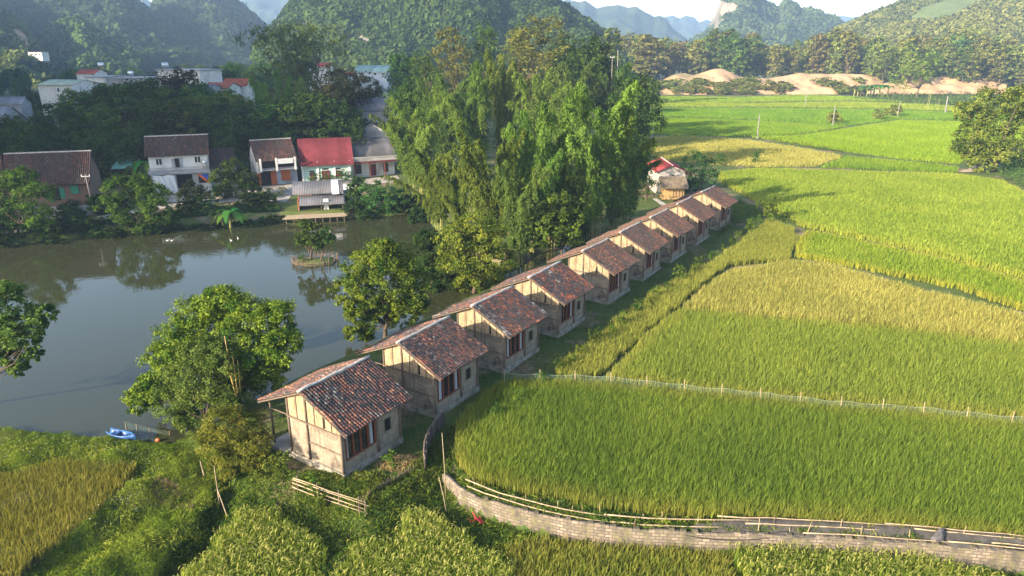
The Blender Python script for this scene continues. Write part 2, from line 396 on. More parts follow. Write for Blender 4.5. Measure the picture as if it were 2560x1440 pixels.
def arch_strip(mb_v, mb_f, mb_c, pts, widths, side, col):
    b = len(mb_v)
    for p, wd in zip(pts, widths): mb_v.append(p - side * wd); mb_v.append(p + side * wd)
    for i in range(len(pts) - 1): mb_f.append((b + 2 * i, b + 2 * i + 1, b + 2 * i + 3, b + 2 * i + 2))
    mb_c += [col] * (2 * len(pts))
def bamboo_mesh(key, seed, H, n_culm, spread, dark, light, nodes=46, per=15, leaf=.5):
    r = np.random.default_rng(seed); P, N, Cl = [], [], []; mb = MB()
    for c in range(n_culm):
        a = r.uniform(0, 6.283); b0 = np.array([math.cos(a), math.sin(a), 0]) * spread * .22 * r.uniform(.1, 1)
        out = np.array([math.cos(a + r.normal(0, .5)), math.sin(a + r.normal(0, .5)), 0])
        h = H * r.uniform(.62, 1.0); arch = spread * r.uniform(.5, 1.2); tt = np.linspace(0, 1, 10); tone = r.uniform(0, 1)
        def curve(t):
            t = np.asarray(t)[:, None]
            return b0 + out * arch * t ** 2.2 + np.array([0, 0, h]) * (t * 1.12 - .14 * t ** 5 * (1 + 0 * t))
        mb.tube([Vector(p) for p in curve(tt)], [.07 * (1 - .8 * x) + .012 for x in tt], 5, cap=False)
        t = r.uniform(.16, 1.03, nodes) ** .85; nd = curve(t)
        sd = rdir(r, nodes) * np.array([1, 1, .35]); ln = (2.15 * np.sin(np.pi * np.clip(t, 0, 1) * .80 + .30) + .35) * r.uniform(.5, 1.15, nodes) * (H / 17)
        u = r.uniform(0.05, 1, (nodes, per)); 
        pp = nd[:, None, :] + sd[:, None, :] * (ln[:, None] * u)[..., None]
        pp[..., 2] -= (u ** 2) * ln[:, None] * .55
        pp += r.normal(0, .14, pp.shape) * (H / 17)
        pp = pp.reshape(-1, 3); P.append(pp)
        nn = rdir(r, len(pp)) * .7 + np.repeat(sd, per, 0) * .5 + np.array([0, 0, .45]); N.append(nn / np.linalg.norm(nn, axis=1, keepdims=True))
        Cl.append(pal(r, len(pp), dark, light, np.clip(tone * .5 + r.uniform(0, .5, len(pp)) + np.repeat(r.normal(0, .15, nodes), per), 0, 1)))
    V, Fc, Cc = leaf_cards(r, np.concatenate(P), np.concatenate(N), leaf, leaf * .36, np.concatenate(Cl))
    V[:, 2] = np.maximum(V[:, 2], .05)
    return [('foliage', np_mesh(key + '_foliage', V, Fc, Cc, LEAF)), ('stems', mb.mesh(key + '_stems', BAMBOO_STEM, True))]

# ------------------------------------------------------------------ hills with their forest
def in_poly(X, Y, poly): return poly_sdf(X, Y, poly) < 0
def resample(line, n):
    P = np.array(line, float); d = np.concatenate([[0], np.cumsum(np.hypot(*(P[1:] - P[:-1]).T))])
    t = np.linspace(0, d[-1], n); return np.stack([np.interp(t, d, P[:, 0]), np.interp(t, d, P[:, 1])], 1)
def hill_mat(name, c1, c2, rock=None, scale=.02, thr=.55):
    m, n, b = _new(name); col, nz = noise_col(n, c1, c2, scale, 8, lo=.4, hi=.62)
    if rock:
        g = n.nodes.new('ShaderNodeNewGeometry'); sx = n.nodes.new('ShaderNodeSeparateXYZ'); n.links.new(g.outputs['Normal'], sx.inputs[0])
        nz2, _n = noise_col(n, (0, 0, 0), (1, 1, 1), scale * 1.5, 6, lo=.3, hi=.7)
        ad = n.nodes.new('ShaderNodeMath'); ad.operation = 'MULTIPLY_ADD'; ad.inputs[1].default_value = .35; n.links.new(nz2, ad.inputs[0]); n.links.new(sx.outputs[2], ad.inputs[2])
        r = n.nodes.new('ShaderNodeMapRange'); r.inputs[1].default_value = thr - .05; r.inputs[2].default_value = thr + .08; n.links.new(ad.outputs[0], r.inputs[0])
        rk, _ = noise_col(n, rock, tuple(x * .55 for x in rock), scale * 3, 7, stretch=(1, 1, .25))
        col = mixc(n, r.outputs[0], rk, col)
    n.links.new(col, b.inputs['Base Color']); b.inputs['Roughness'].default_value = 1; b.inputs['Specular IOR Level'].default_value = 0
    return m
def hill(sky, Y, front, back, mat, prof=1.3, bump=.12, nu=150, nv=44, seed=0, bscale=None, base_z=-3, name='hill', patches=()):
    L = resample(sky, nu); r = np.random.default_rng(seed)
    crest = np.array([at_y(px, py, Y) for px, py in L])
    ang = crest[:, :2] / np.linalg.norm(crest[:, :2], axis=1, keepdims=True); H = np.maximum(crest[:, 2] - base_z, 1)
    sv = np.concatenate([np.linspace(-1, 0, nv), np.linspace(0, 1, nv // 2)[1:]])
    V = np.zeros((len(sv), nu, 3)); s = bscale or 9.0 / front
    for i, t in enumerate(sv):
        d = t * (front if t < 0 else back)
        xy = crest[:, :2] + ang * d
        hh = H * (1 - np.abs(t)) ** prof if t < 0 else H * (1 - t ** 1.6)
        amp = bump * H.max() * math.sin(math.pi * min(1, abs(t) * .9 + .03)) ** .8
        V[i, :, :2] = xy; V[i, :, 2] = base_z + hh + amp * (vnoise(xy[:, 0], xy[:, 1], s, seed + 1) + .45 * vnoise(xy[:, 0], xy[:, 1], s * 3.1, seed + 2)) * np.minimum(1, H / H.max() * 2)
    ii = np.arange(len(sv) * nu).reshape(len(sv), nu)
    q = np.stack([ii[:-1, :-1], ii[:-1, 1:], ii[1:, 1:], ii[1:, :-1]], -1).reshape(-1, 4)
    me = np_mesh(name, V.reshape(-1, 3), q, None, mat, True)
    if patches:
        cen = V.reshape(-1, 3)[q].mean(1); px, py = project(cen); mi = np.zeros(len(q), np.int32); front_face = np.repeat(np.arange(len(sv) - 1) < nv, nu - 1)
        for k, (poly, pm) in enumerate(patches):
            me.materials.append(pm); mi[in_poly(px, py, poly) & front_face] = k + 1
        me.polygons.foreach_set('material_index', mi)
    o = link_mesh(name, me); tag(o, kind='structure')
    return V, nv
def tpl(seed, n=58, leaf=.50):
    r = np.random.default_rng(seed); d = rdir(r, n); d[:, 2] = np.abs(d[:, 2]) * .9 - .1
    P = d * r.uniform(.55, 1.0, (n, 1)); N = d + rdir(r, n) * .6; N /= np.linalg.norm(N, axis=1, keepdims=True)
    V, Fc, _ = leaf_cards(r, P, N, leaf, leaf * .75, np.ones((n, 3))); return V, Fc
TPL = [tpl(s) for s in range(5)]; TPLS = [tpl(s + 20, 34, .66) for s in range(4)]
def stamp(name, pts, rad, cols, tpls, mat, seed=0, tall=1.15, kind='stuff'):
    """one mesh of many crowns, for a wood that reads as one mass"""
    r = np.random.default_rng(seed); Vs, Fs, Cs = [], [], []; off = 0
    which = r.integers(0, len(tpls), len(pts)); rot = r.uniform(0, 6.283, len(pts))
    for k, (V, Fc) in enumerate(tpls):
        m = which == k; n = m.sum()
        if not n: continue
        c, s = np.cos(rot[m])[:, None], np.sin(rot[m])[:, None]
        X = V[None, :, 0] * c - V[None, :, 1] * s; Y = V[None, :, 0] * s + V[None, :, 1] * c; Z = np.repeat(V[None, :, 2], n, 0)
        W = np.stack([X, Y, Z * tall], -1) * rad[m][:, None, None] + pts[m][:, None, :]
        cc = cols[m][:, None, :] * r.uniform(.84, 1.16, (n, len(V) // 4))[..., None].repeat(4, 1)[:, :len(V)]
        Vs.append(W.reshape(-1, 3)); Cs.append(cc.reshape(-1, 3))
        Fs.append((Fc[None] + (np.arange(n) * len(V))[:, None, None] + off).reshape(-1, 4)); off += n * len(V)
    o = link_mesh(name, np_mesh(name, np.concatenate(Vs), np.concatenate(Fs), np.concatenate(Cs), mat)); tag(o, kind=kind)
    return o
def forest(name, hv, n, rad, dark, light, seed, tpls=TPL, flat_min=.3, tone=None, gaps=.0, pymin=-40, avoid=()):
    V, nv = hv; r = np.random.default_rng(seed); A = V[:nv + 3]
    a, b, c = A[:-1, :-1], A[:-1, 1:], A[1:, :-1]; cr = np.cross(b - a, c - a); area = np.linalg.norm(cr, axis=-1); nzv = np.abs(cr[..., 2]) / (area + 1e-9)
    px, py = project(a); ok = (px > -60) & (px < 2620) & (py > pymin) & (nzv > flat_min) & (a[..., 2] > -2)
    pr = (area * ok).ravel(); pr /= pr.sum(); k = r.choice(len(pr), n, p=pr); i, j = np.unravel_index(k, ok.shape)
    u, v = r.uniform(size=(2, n, 1)); P = a[i, j] + (b - a)[i, j] * u + (c - a)[i, j] * v
    big = vnoise(P[:, 0], P[:, 1], .03, seed); t = np.clip(.5 + .38 * big + r.normal(0, .27, n), 0, 1)
    if gaps:
        keep = vnoise(P[:, 0], P[:, 1], .05, seed + 9) > -1 + gaps; P, t = P[keep], t[keep]
    for poly in avoid:
        px, py = project(P); keep = ~in_poly(px, py, poly); P, t = P[keep], t[keep]
    R = rad * r.uniform(.6, 1.45, len(P)) * (1 + .25 * (t > .7)); P[:, 2] -= R * .25
    return stamp(name, P, R, pal(r, len(P), dark, light, t, .12), tpls, FARLEAF, seed)
M_HILL = hill_mat('hill_green', (.020, .040, .012), (.045, .070, .020), (.30, .26, .21), .012, .5)
M_KARST = hill_mat('karst_green', (.030, .055, .020), (.055, .085, .028), (.20, .18, .145), .012, .62)
M_FAR = hill_mat('far_ridge', (.018, .032, .020), (.035, .052, .028), (.25, .24, .22), .006, .56)
M_SCAR = plain('bare_scar', (.42, .27, .16), (.30, .20, .12), .05, 1, .5); M_CLIFF = plain('pale_cliff', (.25, .22, .185), (.13, .125, .105), .06, 1, .8, stretch=(1, 1, .3)); M_CLEAR = plain('cleared_slope', (.090, .118, .036), (.060, .090, .026), .12, 1)
SCAR = [(18, 55), (34, 62), (52, 76), (70, 96), (80, 122), (66, 122), (46, 108), (36, 86), (20, 70)]
CLIFF1 = [(298, 12), (335, 14), (338, 32), (300, 32)]; CLIFF2 = [(745, 52), (785, 55), (782, 78), (755, 76)]; CLIFF3 = [(880, 88), (930, 92), (928, 112), (886, 108)]
CLIFFK = [(1808, 8), (1830, 2), (1856, 14), (1846, 26), (1822, 36), (1806, 50), (1800, 30)]
CLEAR = [(2270, 52), (2300, 18), (2390, -10), (2480, -30), (2450, 10), (2400, 40), (2330, 55)]
GREEN_D, GREEN_L = (.016, .040, .012), (.070, .110, .028)
h_c = hill([(640, 120), (690, 62), (715, 30), (755, -25), (850, -110), (1000, -160), (1150, -150), (1300, -70), (1395, 8), (1450, 38), (1500, 75), (1540, 102), (1600, 130)], 560, 165, 200, M_HILL, 1.15, .13, seed=11, patches=[(CLIFF2, M_CLIFF), (CLIFF3, M_CLIFF)])
forest('hill_forest', h_c, 8000, 3.8, (.016, .038, .011), (.054, .090, .024), 1, avoid=(CLIFF2, CLIFF3))
h_l2 = hill([(340, 80), (372, 55), (398, 5), (450, -60), (520, -55), (578, -3), (615, 28), (665, 72), (720, 110)], 1050, 250, 250, M_HILL, 1.0, .10, seed=21)
forest('hill_forest', h_l2, 2600, 6.5, GREEN_D, (.05, .085, .03), 2, TPLS)
h_l1 = hill([(-1500, -130), (-900, -150), (-400, -140), (0, -120), (150, -100), (270, -60), (325, -5), (380, 40), (425, 78), (470, 108), (520, 128)], 900, 260, 260, M_HILL, 1.05, .10, nu=230, seed=31, patches=[(CLIFF1, M_CLIFF)])
forest('hill_forest', h_l1, 5200, 6.0, GREEN_D, (.05, .085, .028), 3, TPLS, avoid=(CLIFF1,))
h_l3 = hill([(60, 120), (110, 92), (150, 62), (195, 48), (235, 78), (280, 112), (340, 138)], 660, 90, 90, M_HILL, 1.1, .12, nu=70, seed=41)
forest('hill_forest', h_l3, 900, 4.6, (.022, .052, .014), (.07, .115, .03), 4, TPLS)
h_l0 = hill([(-600, -120), (-200, -60), (-40, 8), (5, 36), (40, 62), (75, 98), (105, 128), (130, 148)], 620, 130, 110, M_HILL, 1.0, .09, nu=140, nv=60, seed=51, patches=[(SCAR, M_SCAR)])
forest('hill_forest', h_l0, 900, 4.6, (.035, .055, .016), (.10, .12, .035), 5, TPLS, gaps=.3, avoid=(SCAR,))
hill([(300, 30), (335, 2), (352, -12), (372, 2), (400, 25), (440, 60)], 2300, 350, 300, M_FAR, 1.0, .1, nu=60, seed=61)
hill([(570, 40), (592, 6), (610, -8), (640, -14), (690, -2), (715, 2), (742, 8), (775, 50)], 2500, 350, 300, M_FAR, .8, .14, nu=60, seed=62)
hill([(1330, 20), (1390, 2), (1420, 0), (1450, 6), (1462, 2), (1478, 12), (1492, 22), (1520, 14), (1545, 12), (1570, 20), (1590, 18), (1610, 30), (1635, 42), (1650, 37), (1668, 46), (1682, 70), (1705, 92), (1740, 120)], 2100, 420, 400, M_FAR, .75, .10, seed=63)
hill([(1600, 60), (1640, 50), (1668, 40), (1684, 37), (1700, 48), (1716, 38), (1735, 42), (1748, 56), (1765, 48), (1790, 60), (1840, 90)], 3200, 500, 400, M_FAR, .7, .14, nu=80, seed=64)
hill([(2040, 60), (2080, 42), (2105, 38), (2130, 44), (2160, 40), (2200, 60)], 3600, 500, 400, M_FAR, .9, .1, nu=50, seed=65)
h_k = hill([(1660, 128), (1720, 112), (1752, 88), (1772, 62), (1788, 36), (1800, 4), (1815, -30), (1850, -50), (1885, -35), (1905, 0), (1925, 14), (1948, 28), (1958, 12), (1972, 7), (1985, 16), (1996, 30), (2035, 30), (2060, 38), (2085, 44), (2105, 55), (2140, 90), (2180, 120)], 1250, 330, 250, M_KARST, 1.25, .07, nu=200, seed=71, patches=[(CLIFFK, plain('karst_cliff', (.27, .22, .165), (.15, .13, .10), .06, 1, .8, stretch=(1, 1, .3)))])
forest('hill_forest', h_k, 3400, 6.2, (.026, .050, .020), (.066, .10, .034), 7, TPLS, flat_min=.66, avoid=(CLIFFK,))
h_r = hill([(1960, 150), (2040, 112), (2100, 74), (2160, 46), (2230, 18), (2290, -6), (2400, -50), (2560, -90), (2900, -120), (3400, -120), (4200, -80)], 820, 390, 350, M_HILL, 1.15, .05, nu=190, seed=81, patches=[(CLEAR, M_CLEAR)])
forest('hill_forest', h_r, 8500, 4.2, (.042, .060, .015), (.140, .146, .038), 8, avoid=(CLEAR,))
# the steep ridge west of the village, out of view: placed and shaped to keep the houses in shade
def unseen_ridge(crest, half, seed):
    pts = []; L = resample(crest, 70); sv = np.linspace(-1, 1, 31); V = np.zeros((31, 70, 3))
    tg = np.gradient(L[:, :2], axis=0); tg /= np.linalg.norm(tg, axis=1, keepdims=True); nr = np.stack([tg[:, 1], -tg[:, 0]], 1)
    hs = np.interp(np.linspace(0, 1, 70), np.linspace(0, 1, len(crest)), [c[2] for c in crest])
    for i, t in enumerate(sv):
        xy = L[:, :2] + nr * t * half; V[i, :, :2] = xy
        V[i, :, 2] = -3 + hs * (1 - abs(t) ** 1.5) + 3 * vnoise(xy[:, 0], xy[:, 1], .06, seed)
    ii = np.arange(31 * 70).reshape(31, 70); q = np.stack([ii[:-1, :-1], ii[:-1, 1:], ii[1:, 1:], ii[1:, :-1]], -1).reshape(-1, 4)
    tag(link_mesh('hill', np_mesh('hill', V.reshape(-1, 3), q, None, M_HILL, True)), kind='structure')
unseen_ridge([(-198, -34, 8), (-204, -12, 104), (-206, 16, 112), (-212, 52, 114), (-222, 95, 92), (-252, 150, 72), (-300, 230, 70), (-370, 330, 92), (-450, 420, 40)], 62, 91)

unseen_ridge([(-540, 500, 60), (-570, 580, 130), (-650, 700, 155), (-770, 860, 160), (-920, 1050, 150)], 115, 92)  # second unseen ridge, added to keep the left hills in shade
# ------------------------------------------------------------------ rice paddies
RICE_POLY = {}
def rice(poly_px, z, h, spacing, blades, width, dark, light, seed, bed=(.05, .07, .02), ear=None, ear_n=0, lean=.24, bend=True, edge_yellow=None, tone_s=.25, row_ang=.5, sheet=True):
    poly = [at(px, py, z + h * .8) for px, py in poly_px]; poly = [Vector((p.x, p.y, 0)) for p in poly]; RICE_POLY[seed] = poly
    r = np.random.default_rng(seed); x0, x1 = min(p.x for p in poly), max(p.x for p in poly); y0, y1 = min(p.y for p in poly), max(p.y for p in poly)
    if sheet:
        m = plain('paddy_bed_%d' % seed, bed, tuple(x * .6 for x in bed), 3, 1.0)
        me = bpy.data.meshes.new('paddy_bed'); me.from_pydata([(p.x, p.y, z + .03) for p in poly], [], [tuple(range(len(poly)))]); me.materials.append(m)
        tag(link_mesh('paddy_bed', me), kind='structure')
    R = math.hypot(x1 - x0, y1 - y0) / 2 + 1; g = np.arange(-R, R, spacing); A, B = np.meshgrid(g, g); A = A.ravel(); B = B.ravel()
    A = A + r.uniform(-.35, .35, A.size) * spacing; B = B + r.uniform(-.35, .35, B.size) * spacing
    ca, sa = math.cos(row_ang), math.sin(row_ang); X = A * ca - B * sa + (x0 + x1) / 2; Y = A * sa + B * ca + (y0 + y1) / 2
    k = (X > x0) & (X < x1) & (Y > y0) & (Y < y1); X, Y = X[k], Y[k]
    px, py = project(np.stack([X, Y, np.full(X.shape, z + h)], -1)); k = (px > -60) & (px < 2620) & (py < 1530) & (Y > 5); X, Y = X[k], Y[k]
    sd = poly_sdf(X + .3 * vnoise(X, Y, 1.3, seed), Y + .3 * vnoise(X, Y, 1.1, seed + 1), poly); k = sd < 0; X, Y, sd = X[k], Y[k], sd[k]
    n = len(X); tone = np.clip(.45 + tone_s * vnoise(X, Y, .22, seed + 3) + r.normal(0, .16, n), 0, 1)
    nb = n * blades; rep = lambda a: np.repeat(a, blades)
    th = r.uniform(0, 6.283, nb); spread = spacing * .38 * np.sqrt(r.uniform(0, 1, nb))
    bx = rep(X) + np.cos(th) * spread; by = rep(Y) + np.sin(th) * spread
    ht = h * r.uniform(.7, 1.12, nb) * rep(r.uniform(.88, 1.08, n)); ln = h * lean * r.uniform(.3, 1.3, nb)
    ld = th + r.normal(0, .7, nb); dx, dy = np.cos(ld) * ln + .06 * h, np.sin(ld) * ln
    fa = r.uniform(0, 3.1416, nb); wx, wy = np.cos(fa) * width / 2, np.sin(fa) * width / 2
    zz = np.full(nb, z)
    tcol = np.clip(rep(tone) + r.normal(0, .24, nb), 0, 1)
    col = pal(r, nb, dark, light, tcol, .28)
    if edge_yellow is not None:
        e = rep(np.clip(1 + sd / 1.6, 0, 1) * r.uniform(.3, 1, n)); col = col * (1 - e[:, None]) + np.array(edge_yellow) * e[:, None]
    if bend:
        p0 = np.stack([bx - wx, by - wy, zz], -1); p1 = np.stack([bx + wx, by + wy, zz], -1)
        q0 = np.stack([bx + dx * .35 - wx * .8, by + dy * .35 - wy * .8, zz + ht * .66], -1); q1 = q0 + np.stack([wx * 1.6, wy * 1.6, 0 * wx], -1)
        s0 = np.stack([bx + dx - wx * .15, by + dy - wy * .15, zz + ht * r.uniform(.82, 1.0, nb)], -1); s1 = s0 + np.stack([wx * .3, wy * .3, 0 * wx], -1)
        V = np.stack([p0, p1, q1, q0, s1, s0], 1).reshape(-1, 3); b = np.arange(nb)[:, None] * 6
        Fc = np.concatenate([b + np.array([0, 1, 2, 3]), b + np.array([3, 2, 4, 5])]); Cc = np.repeat(col, 6, 0)
    else:
        V = np.stack([np.stack([bx - wx, by - wy, zz], -1), np.stack([bx + wx, by + wy, zz], -1), np.stack([bx + dx, by + dy, zz + ht], -1)], 1).reshape(-1, 3)
        Fc = np.arange(nb * 3).reshape(-1, 3); Cc = np.repeat(col, 3, 0)
    tag(link_mesh('rice_crop', np_mesh('rice_crop', V, Fc, Cc, RICE)), kind='stuff')
    if ear and ear_n:
        m = r.choice(n, int(n * ear_n)); ne = len(m); a = r.uniform(0, 6.283, ne); st = np.linspace(0, 1, 5)
        L = r.uniform(.16, .30, ne); ex, ey = X[m] + r.uniform(-.1, .1, ne), Y[m] + r.uniform(-.1, .1, ne); ez = z + h * r.uniform(.9, 1.08, ne)
        wv = .017; rows = []
        for t in st:
            cx_, cy_ = ex + np.cos(a) * L * (t ** .8), ey + np.sin(a) * L * (t ** .8); cz_ = ez + L * (.75 * t - 1.35 * t * t)
            ww = wv * (.5 + 1.1 * math.sin(math.pi * min(1, t * .9 + .08)))
            rows.append(np.stack([cx_ - np.sin(a) * ww, cy_ + np.cos(a) * ww, cz_], -1)); rows.append(np.stack([cx_ + np.sin(a) * ww, cy_ - np.cos(a) * ww, cz_], -1))
        V = np.stack(rows, 1).reshape(-1, 3); b = np.arange(ne)[:, None] * 10
        Fc = np.concatenate([b + np.array([2 * i, 2 * i + 1, 2 * i + 3, 2 * i + 2]) for i in range(4)])
        Cc = np.repeat(pal(r, ne, ear[0], ear[1]), 10, 0)
        tag(link_mesh('rice_ears', np_mesh('rice_ears', V, Fc, Cc, RICE)), kind='stuff')
YEL = (.34, .30, .06)
F_A = [(1135, 1085), (1150, 1035), (1200, 985), (1265, 945), (1385, 942), (1500, 950), (1700, 970), (1900, 990), (2100, 1006), (2560, 1048), (2760, 1066), (2900, 1390), (2560, 1338), (2300, 1308), (2100, 1294), (1900, 1282), (1700, 1272), (1500, 1250), (1300, 1215), (1180, 1180), (1140, 1140)]
rice(F_A, 0, .95, .19, 9, .027, (.074, .135, .021), (.200, .265, .040), 1, edge_yellow=(.22, .22, .045))
rice([(1388, 938), (1394, 905), (1530, 799), (1637, 717), (1780, 649), (1850, 600), (1922, 543), (1985, 566), (1992, 600), (1972, 640), (1832, 652), (1800, 668), (1700, 750), (1600, 832), (1498, 928)], 0, .9, .22, 7, .036, (.14, .175, .032), (.34, .34, .075), 2)
rice([(1516, 932), (1605, 838), (1699, 764), (1920, 786), (2240, 812), (2560, 852), (2760, 880), (2900, 1075), (2560, 1038), (2100, 996), (1900, 981), (1700, 960)], 0, .9, .22, 7, .034, (.108, .168, .026), (.258, .305, .054), 3, edge_yellow=(.26, .26, .055))
rice([(1706, 757), (1812, 673), (1980, 646), (2060, 652), (2300, 717), (2560, 780), (2760, 832), (2760, 872), (2560, 845), (2240, 806), (1920, 780)], 0, .85, .25, 7, .042, (.19, .205, .048), (.41, .38, .110), 4)
rice([(1992, 602), (2012, 573), (2080, 581), (2400, 649), (2560, 697), (2760, 752), (2760, 815), (2560, 764), (2395, 711), (2170, 664), (1990, 632)], 0, .85, .32, 7, .055, (.115, .195, .020), (.275, .335, .045), 5, edge_yellow=(.34, .32, .05))
rice([(1796, 428), (1900, 418), (2390, 432), (2500, 447), (2620, 500), (2780, 740), (2560, 682), (2400, 639), (2080, 571), (2010, 559), (1935, 522), (1862, 480), (1805, 452)], 0, .85, .36, 7, .075, (.122, .200, .024), (.285, .345, .052), 6, edge_yellow=(.30, .32, .05), bed=(.09, .13, .02))
def far_rice(poly, seed, d, l, sp=.62, bl=6, wd=.17): rice(poly, 0, .8, sp, bl, wd, d, l, seed, bend=False, bed=tuple((a + b) * .42 for a, b in zip(d, l)), lean=.5)
far_rice([(1590, 346), (1700, 336), (1860, 346), (1960, 360), (2110, 386), (2040, 410), (1900, 411), (1700, 400), (1640, 390)], 7, (.22, .23, .05), (.40, .37, .11))
far_rice([(2115, 387), (2300, 402), (2395, 413), (2385, 426), (2050, 412)], 8, (.10, .19, .02), (.20, .28, .03))
far_rice([(1880, 338), (2000, 336), (2250, 298), (2560, 304), (2560, 345), (2400, 404), (2250, 391), (2100, 372)], 9, (.13, .23, .015), (.25, .34, .03))
far_rice([(1570, 330), (1860, 337), (2000, 331), (2120, 312), (1900, 300), (1590, 290)], 10, (.11, .21, .018), (.22, .31, .03))
far_rice([(1570, 286), (1900, 296), (2130, 310), (2250, 294), (2560, 298), (2560, 284), (2200, 272), (1900, 268), (1590, 268)], 11, (.085, .19, .02), (.19, .29, .03), .8, 6, .22)
far_rice([(1590, 264), (1900, 264), (2200, 268), (2560, 280), (2480, 268), (2300, 258), (2120, 252), (1900, 256), (1590, 250)], 12, (.14, .22, .02), (.28, .32, .05), 1.0, 6, .28)
far_rice([(1590, 247), (1760, 252), (1900, 252), (2120, 248), (2260, 252), (2130, 240), (2010, 236), (1850, 241), (1700, 240), (1600, 237)], 13, (.12, .22, .02), (.26, .33, .04), 1.1, 6, .3)
# lower terraces in front
rice([(-300, 1160), (0, 1182), (90, 1156), (180, 1143), (335, 1158), (322, 1190), (200, 1305), (100, 1372), (25, 1430), (-60, 1470), (-400, 1480)], LOW_Z, .9, .20, 8, .030, (.135, .150, .030), (.315, .285, .066), 21, bed=(.07, .07, .03))
EAR = ((.20, .24, .05), (.36, .34, .10))
rice([(400, 1480), (470, 1410), (545, 1340), (605, 1268), (680, 1275), (740, 1310), (805, 1345), (800, 1420), (790, 1500)], LOW_Z, 1.0, .22, 11, .036, (.095, .160, .022), (.29, .34, .060), 22, ear=EAR, ear_n=1.1)
rice([(818, 1500), (835, 1420), (872, 1355), (940, 1345), (988, 1342), (1010, 1275), (1060, 1268), (1110, 1290), (1170, 1330), (1232, 1375), (1275, 1420), (1310, 1500)], LOW_Z, 1.0, .22, 10, .036, (.095, .160, .022), (.29, .34, .060), 23, ear=EAR, ear_n=1.1)
rice([(1330, 1500), (1285, 1420), (1258, 1352), (1330, 1338), (1500, 1345), (1700, 1362), (1822, 1372), (1832, 1420), (1860, 1500)], LOW_Z, .85, .23, 9, .036, (.10, .145, .022), (.28, .29, .055), 24, edge_yellow=(.22, .22, .05))
rice([(1890, 1500), (1850, 1420), (1822, 1358), (1950, 1350), (2100, 1358), (2290, 1378), (2420, 1410), (2530, 1450), (2560, 1500)], LOW_Z, 1.0, .22, 10, .036, (.095, .160, .022), (.29, .34, .060), 25, ear=EAR, ear_n=1.2)

# ------------------------------------------------------------------ grass and weeds (nobody could count them)
def weeds(name, poly, n, leaf, hmin, hmax, dark, light, seed, aspect=.35, avoid=None, clump=.5, patch=.25, drop=.0):
    r = np.random.default_rng(seed); X = r.uniform(min(p.x for p in poly), max(p.x for p in poly), n * 3); Y = r.uniform(min(p.y for p in poly), max(p.y for p in poly), n * 3)
    k = in_poly(X, Y, poly)
    for a in (avoid or []): k &= ~in_poly(X, Y, a)
    px, py = project(np.stack([X, Y, np.zeros(X.shape)], -1)); k &= (px > -80) & (px < 2640) & (py < 1540)
    if drop: k &= vnoise(X, Y, .9, seed + 7) + .6 * vnoise(X, Y, 2.3, seed + 8) > -1 + drop * 2
    X, Y = X[k][:n], Y[k][:n]; n = len(X)
    hump = np.clip(.5 + .5 * vnoise(X, Y, clump * 2.2, seed), 0, 1) * np.clip(.6 + .5 * vnoise(X, Y, clump * 5, seed + 4), 0.1, 1.3)
    Z = ground_z(X, Y) + (hmin + (hmax - hmin) * hump) * r.uniform(.15, 1, n)
    N = rdir(r, n) * .9 + np.array([0, 0, .55]); N /= np.linalg.norm(N, axis=1, keepdims=True)
    t = np.clip(.5 + .35 * vnoise(X, Y, patch * 3, seed + 2) + r.normal(0, .2, n), 0, 1)
    V, Fc, Cc = leaf_cards(r, np.stack([X, Y, Z], -1), N, leaf, leaf * aspect, pal(r, n, dark, light, t, .2))
    tag(link_mesh(name, np_mesh(name, V, Fc, Cc, RICE)), kind='stuff')

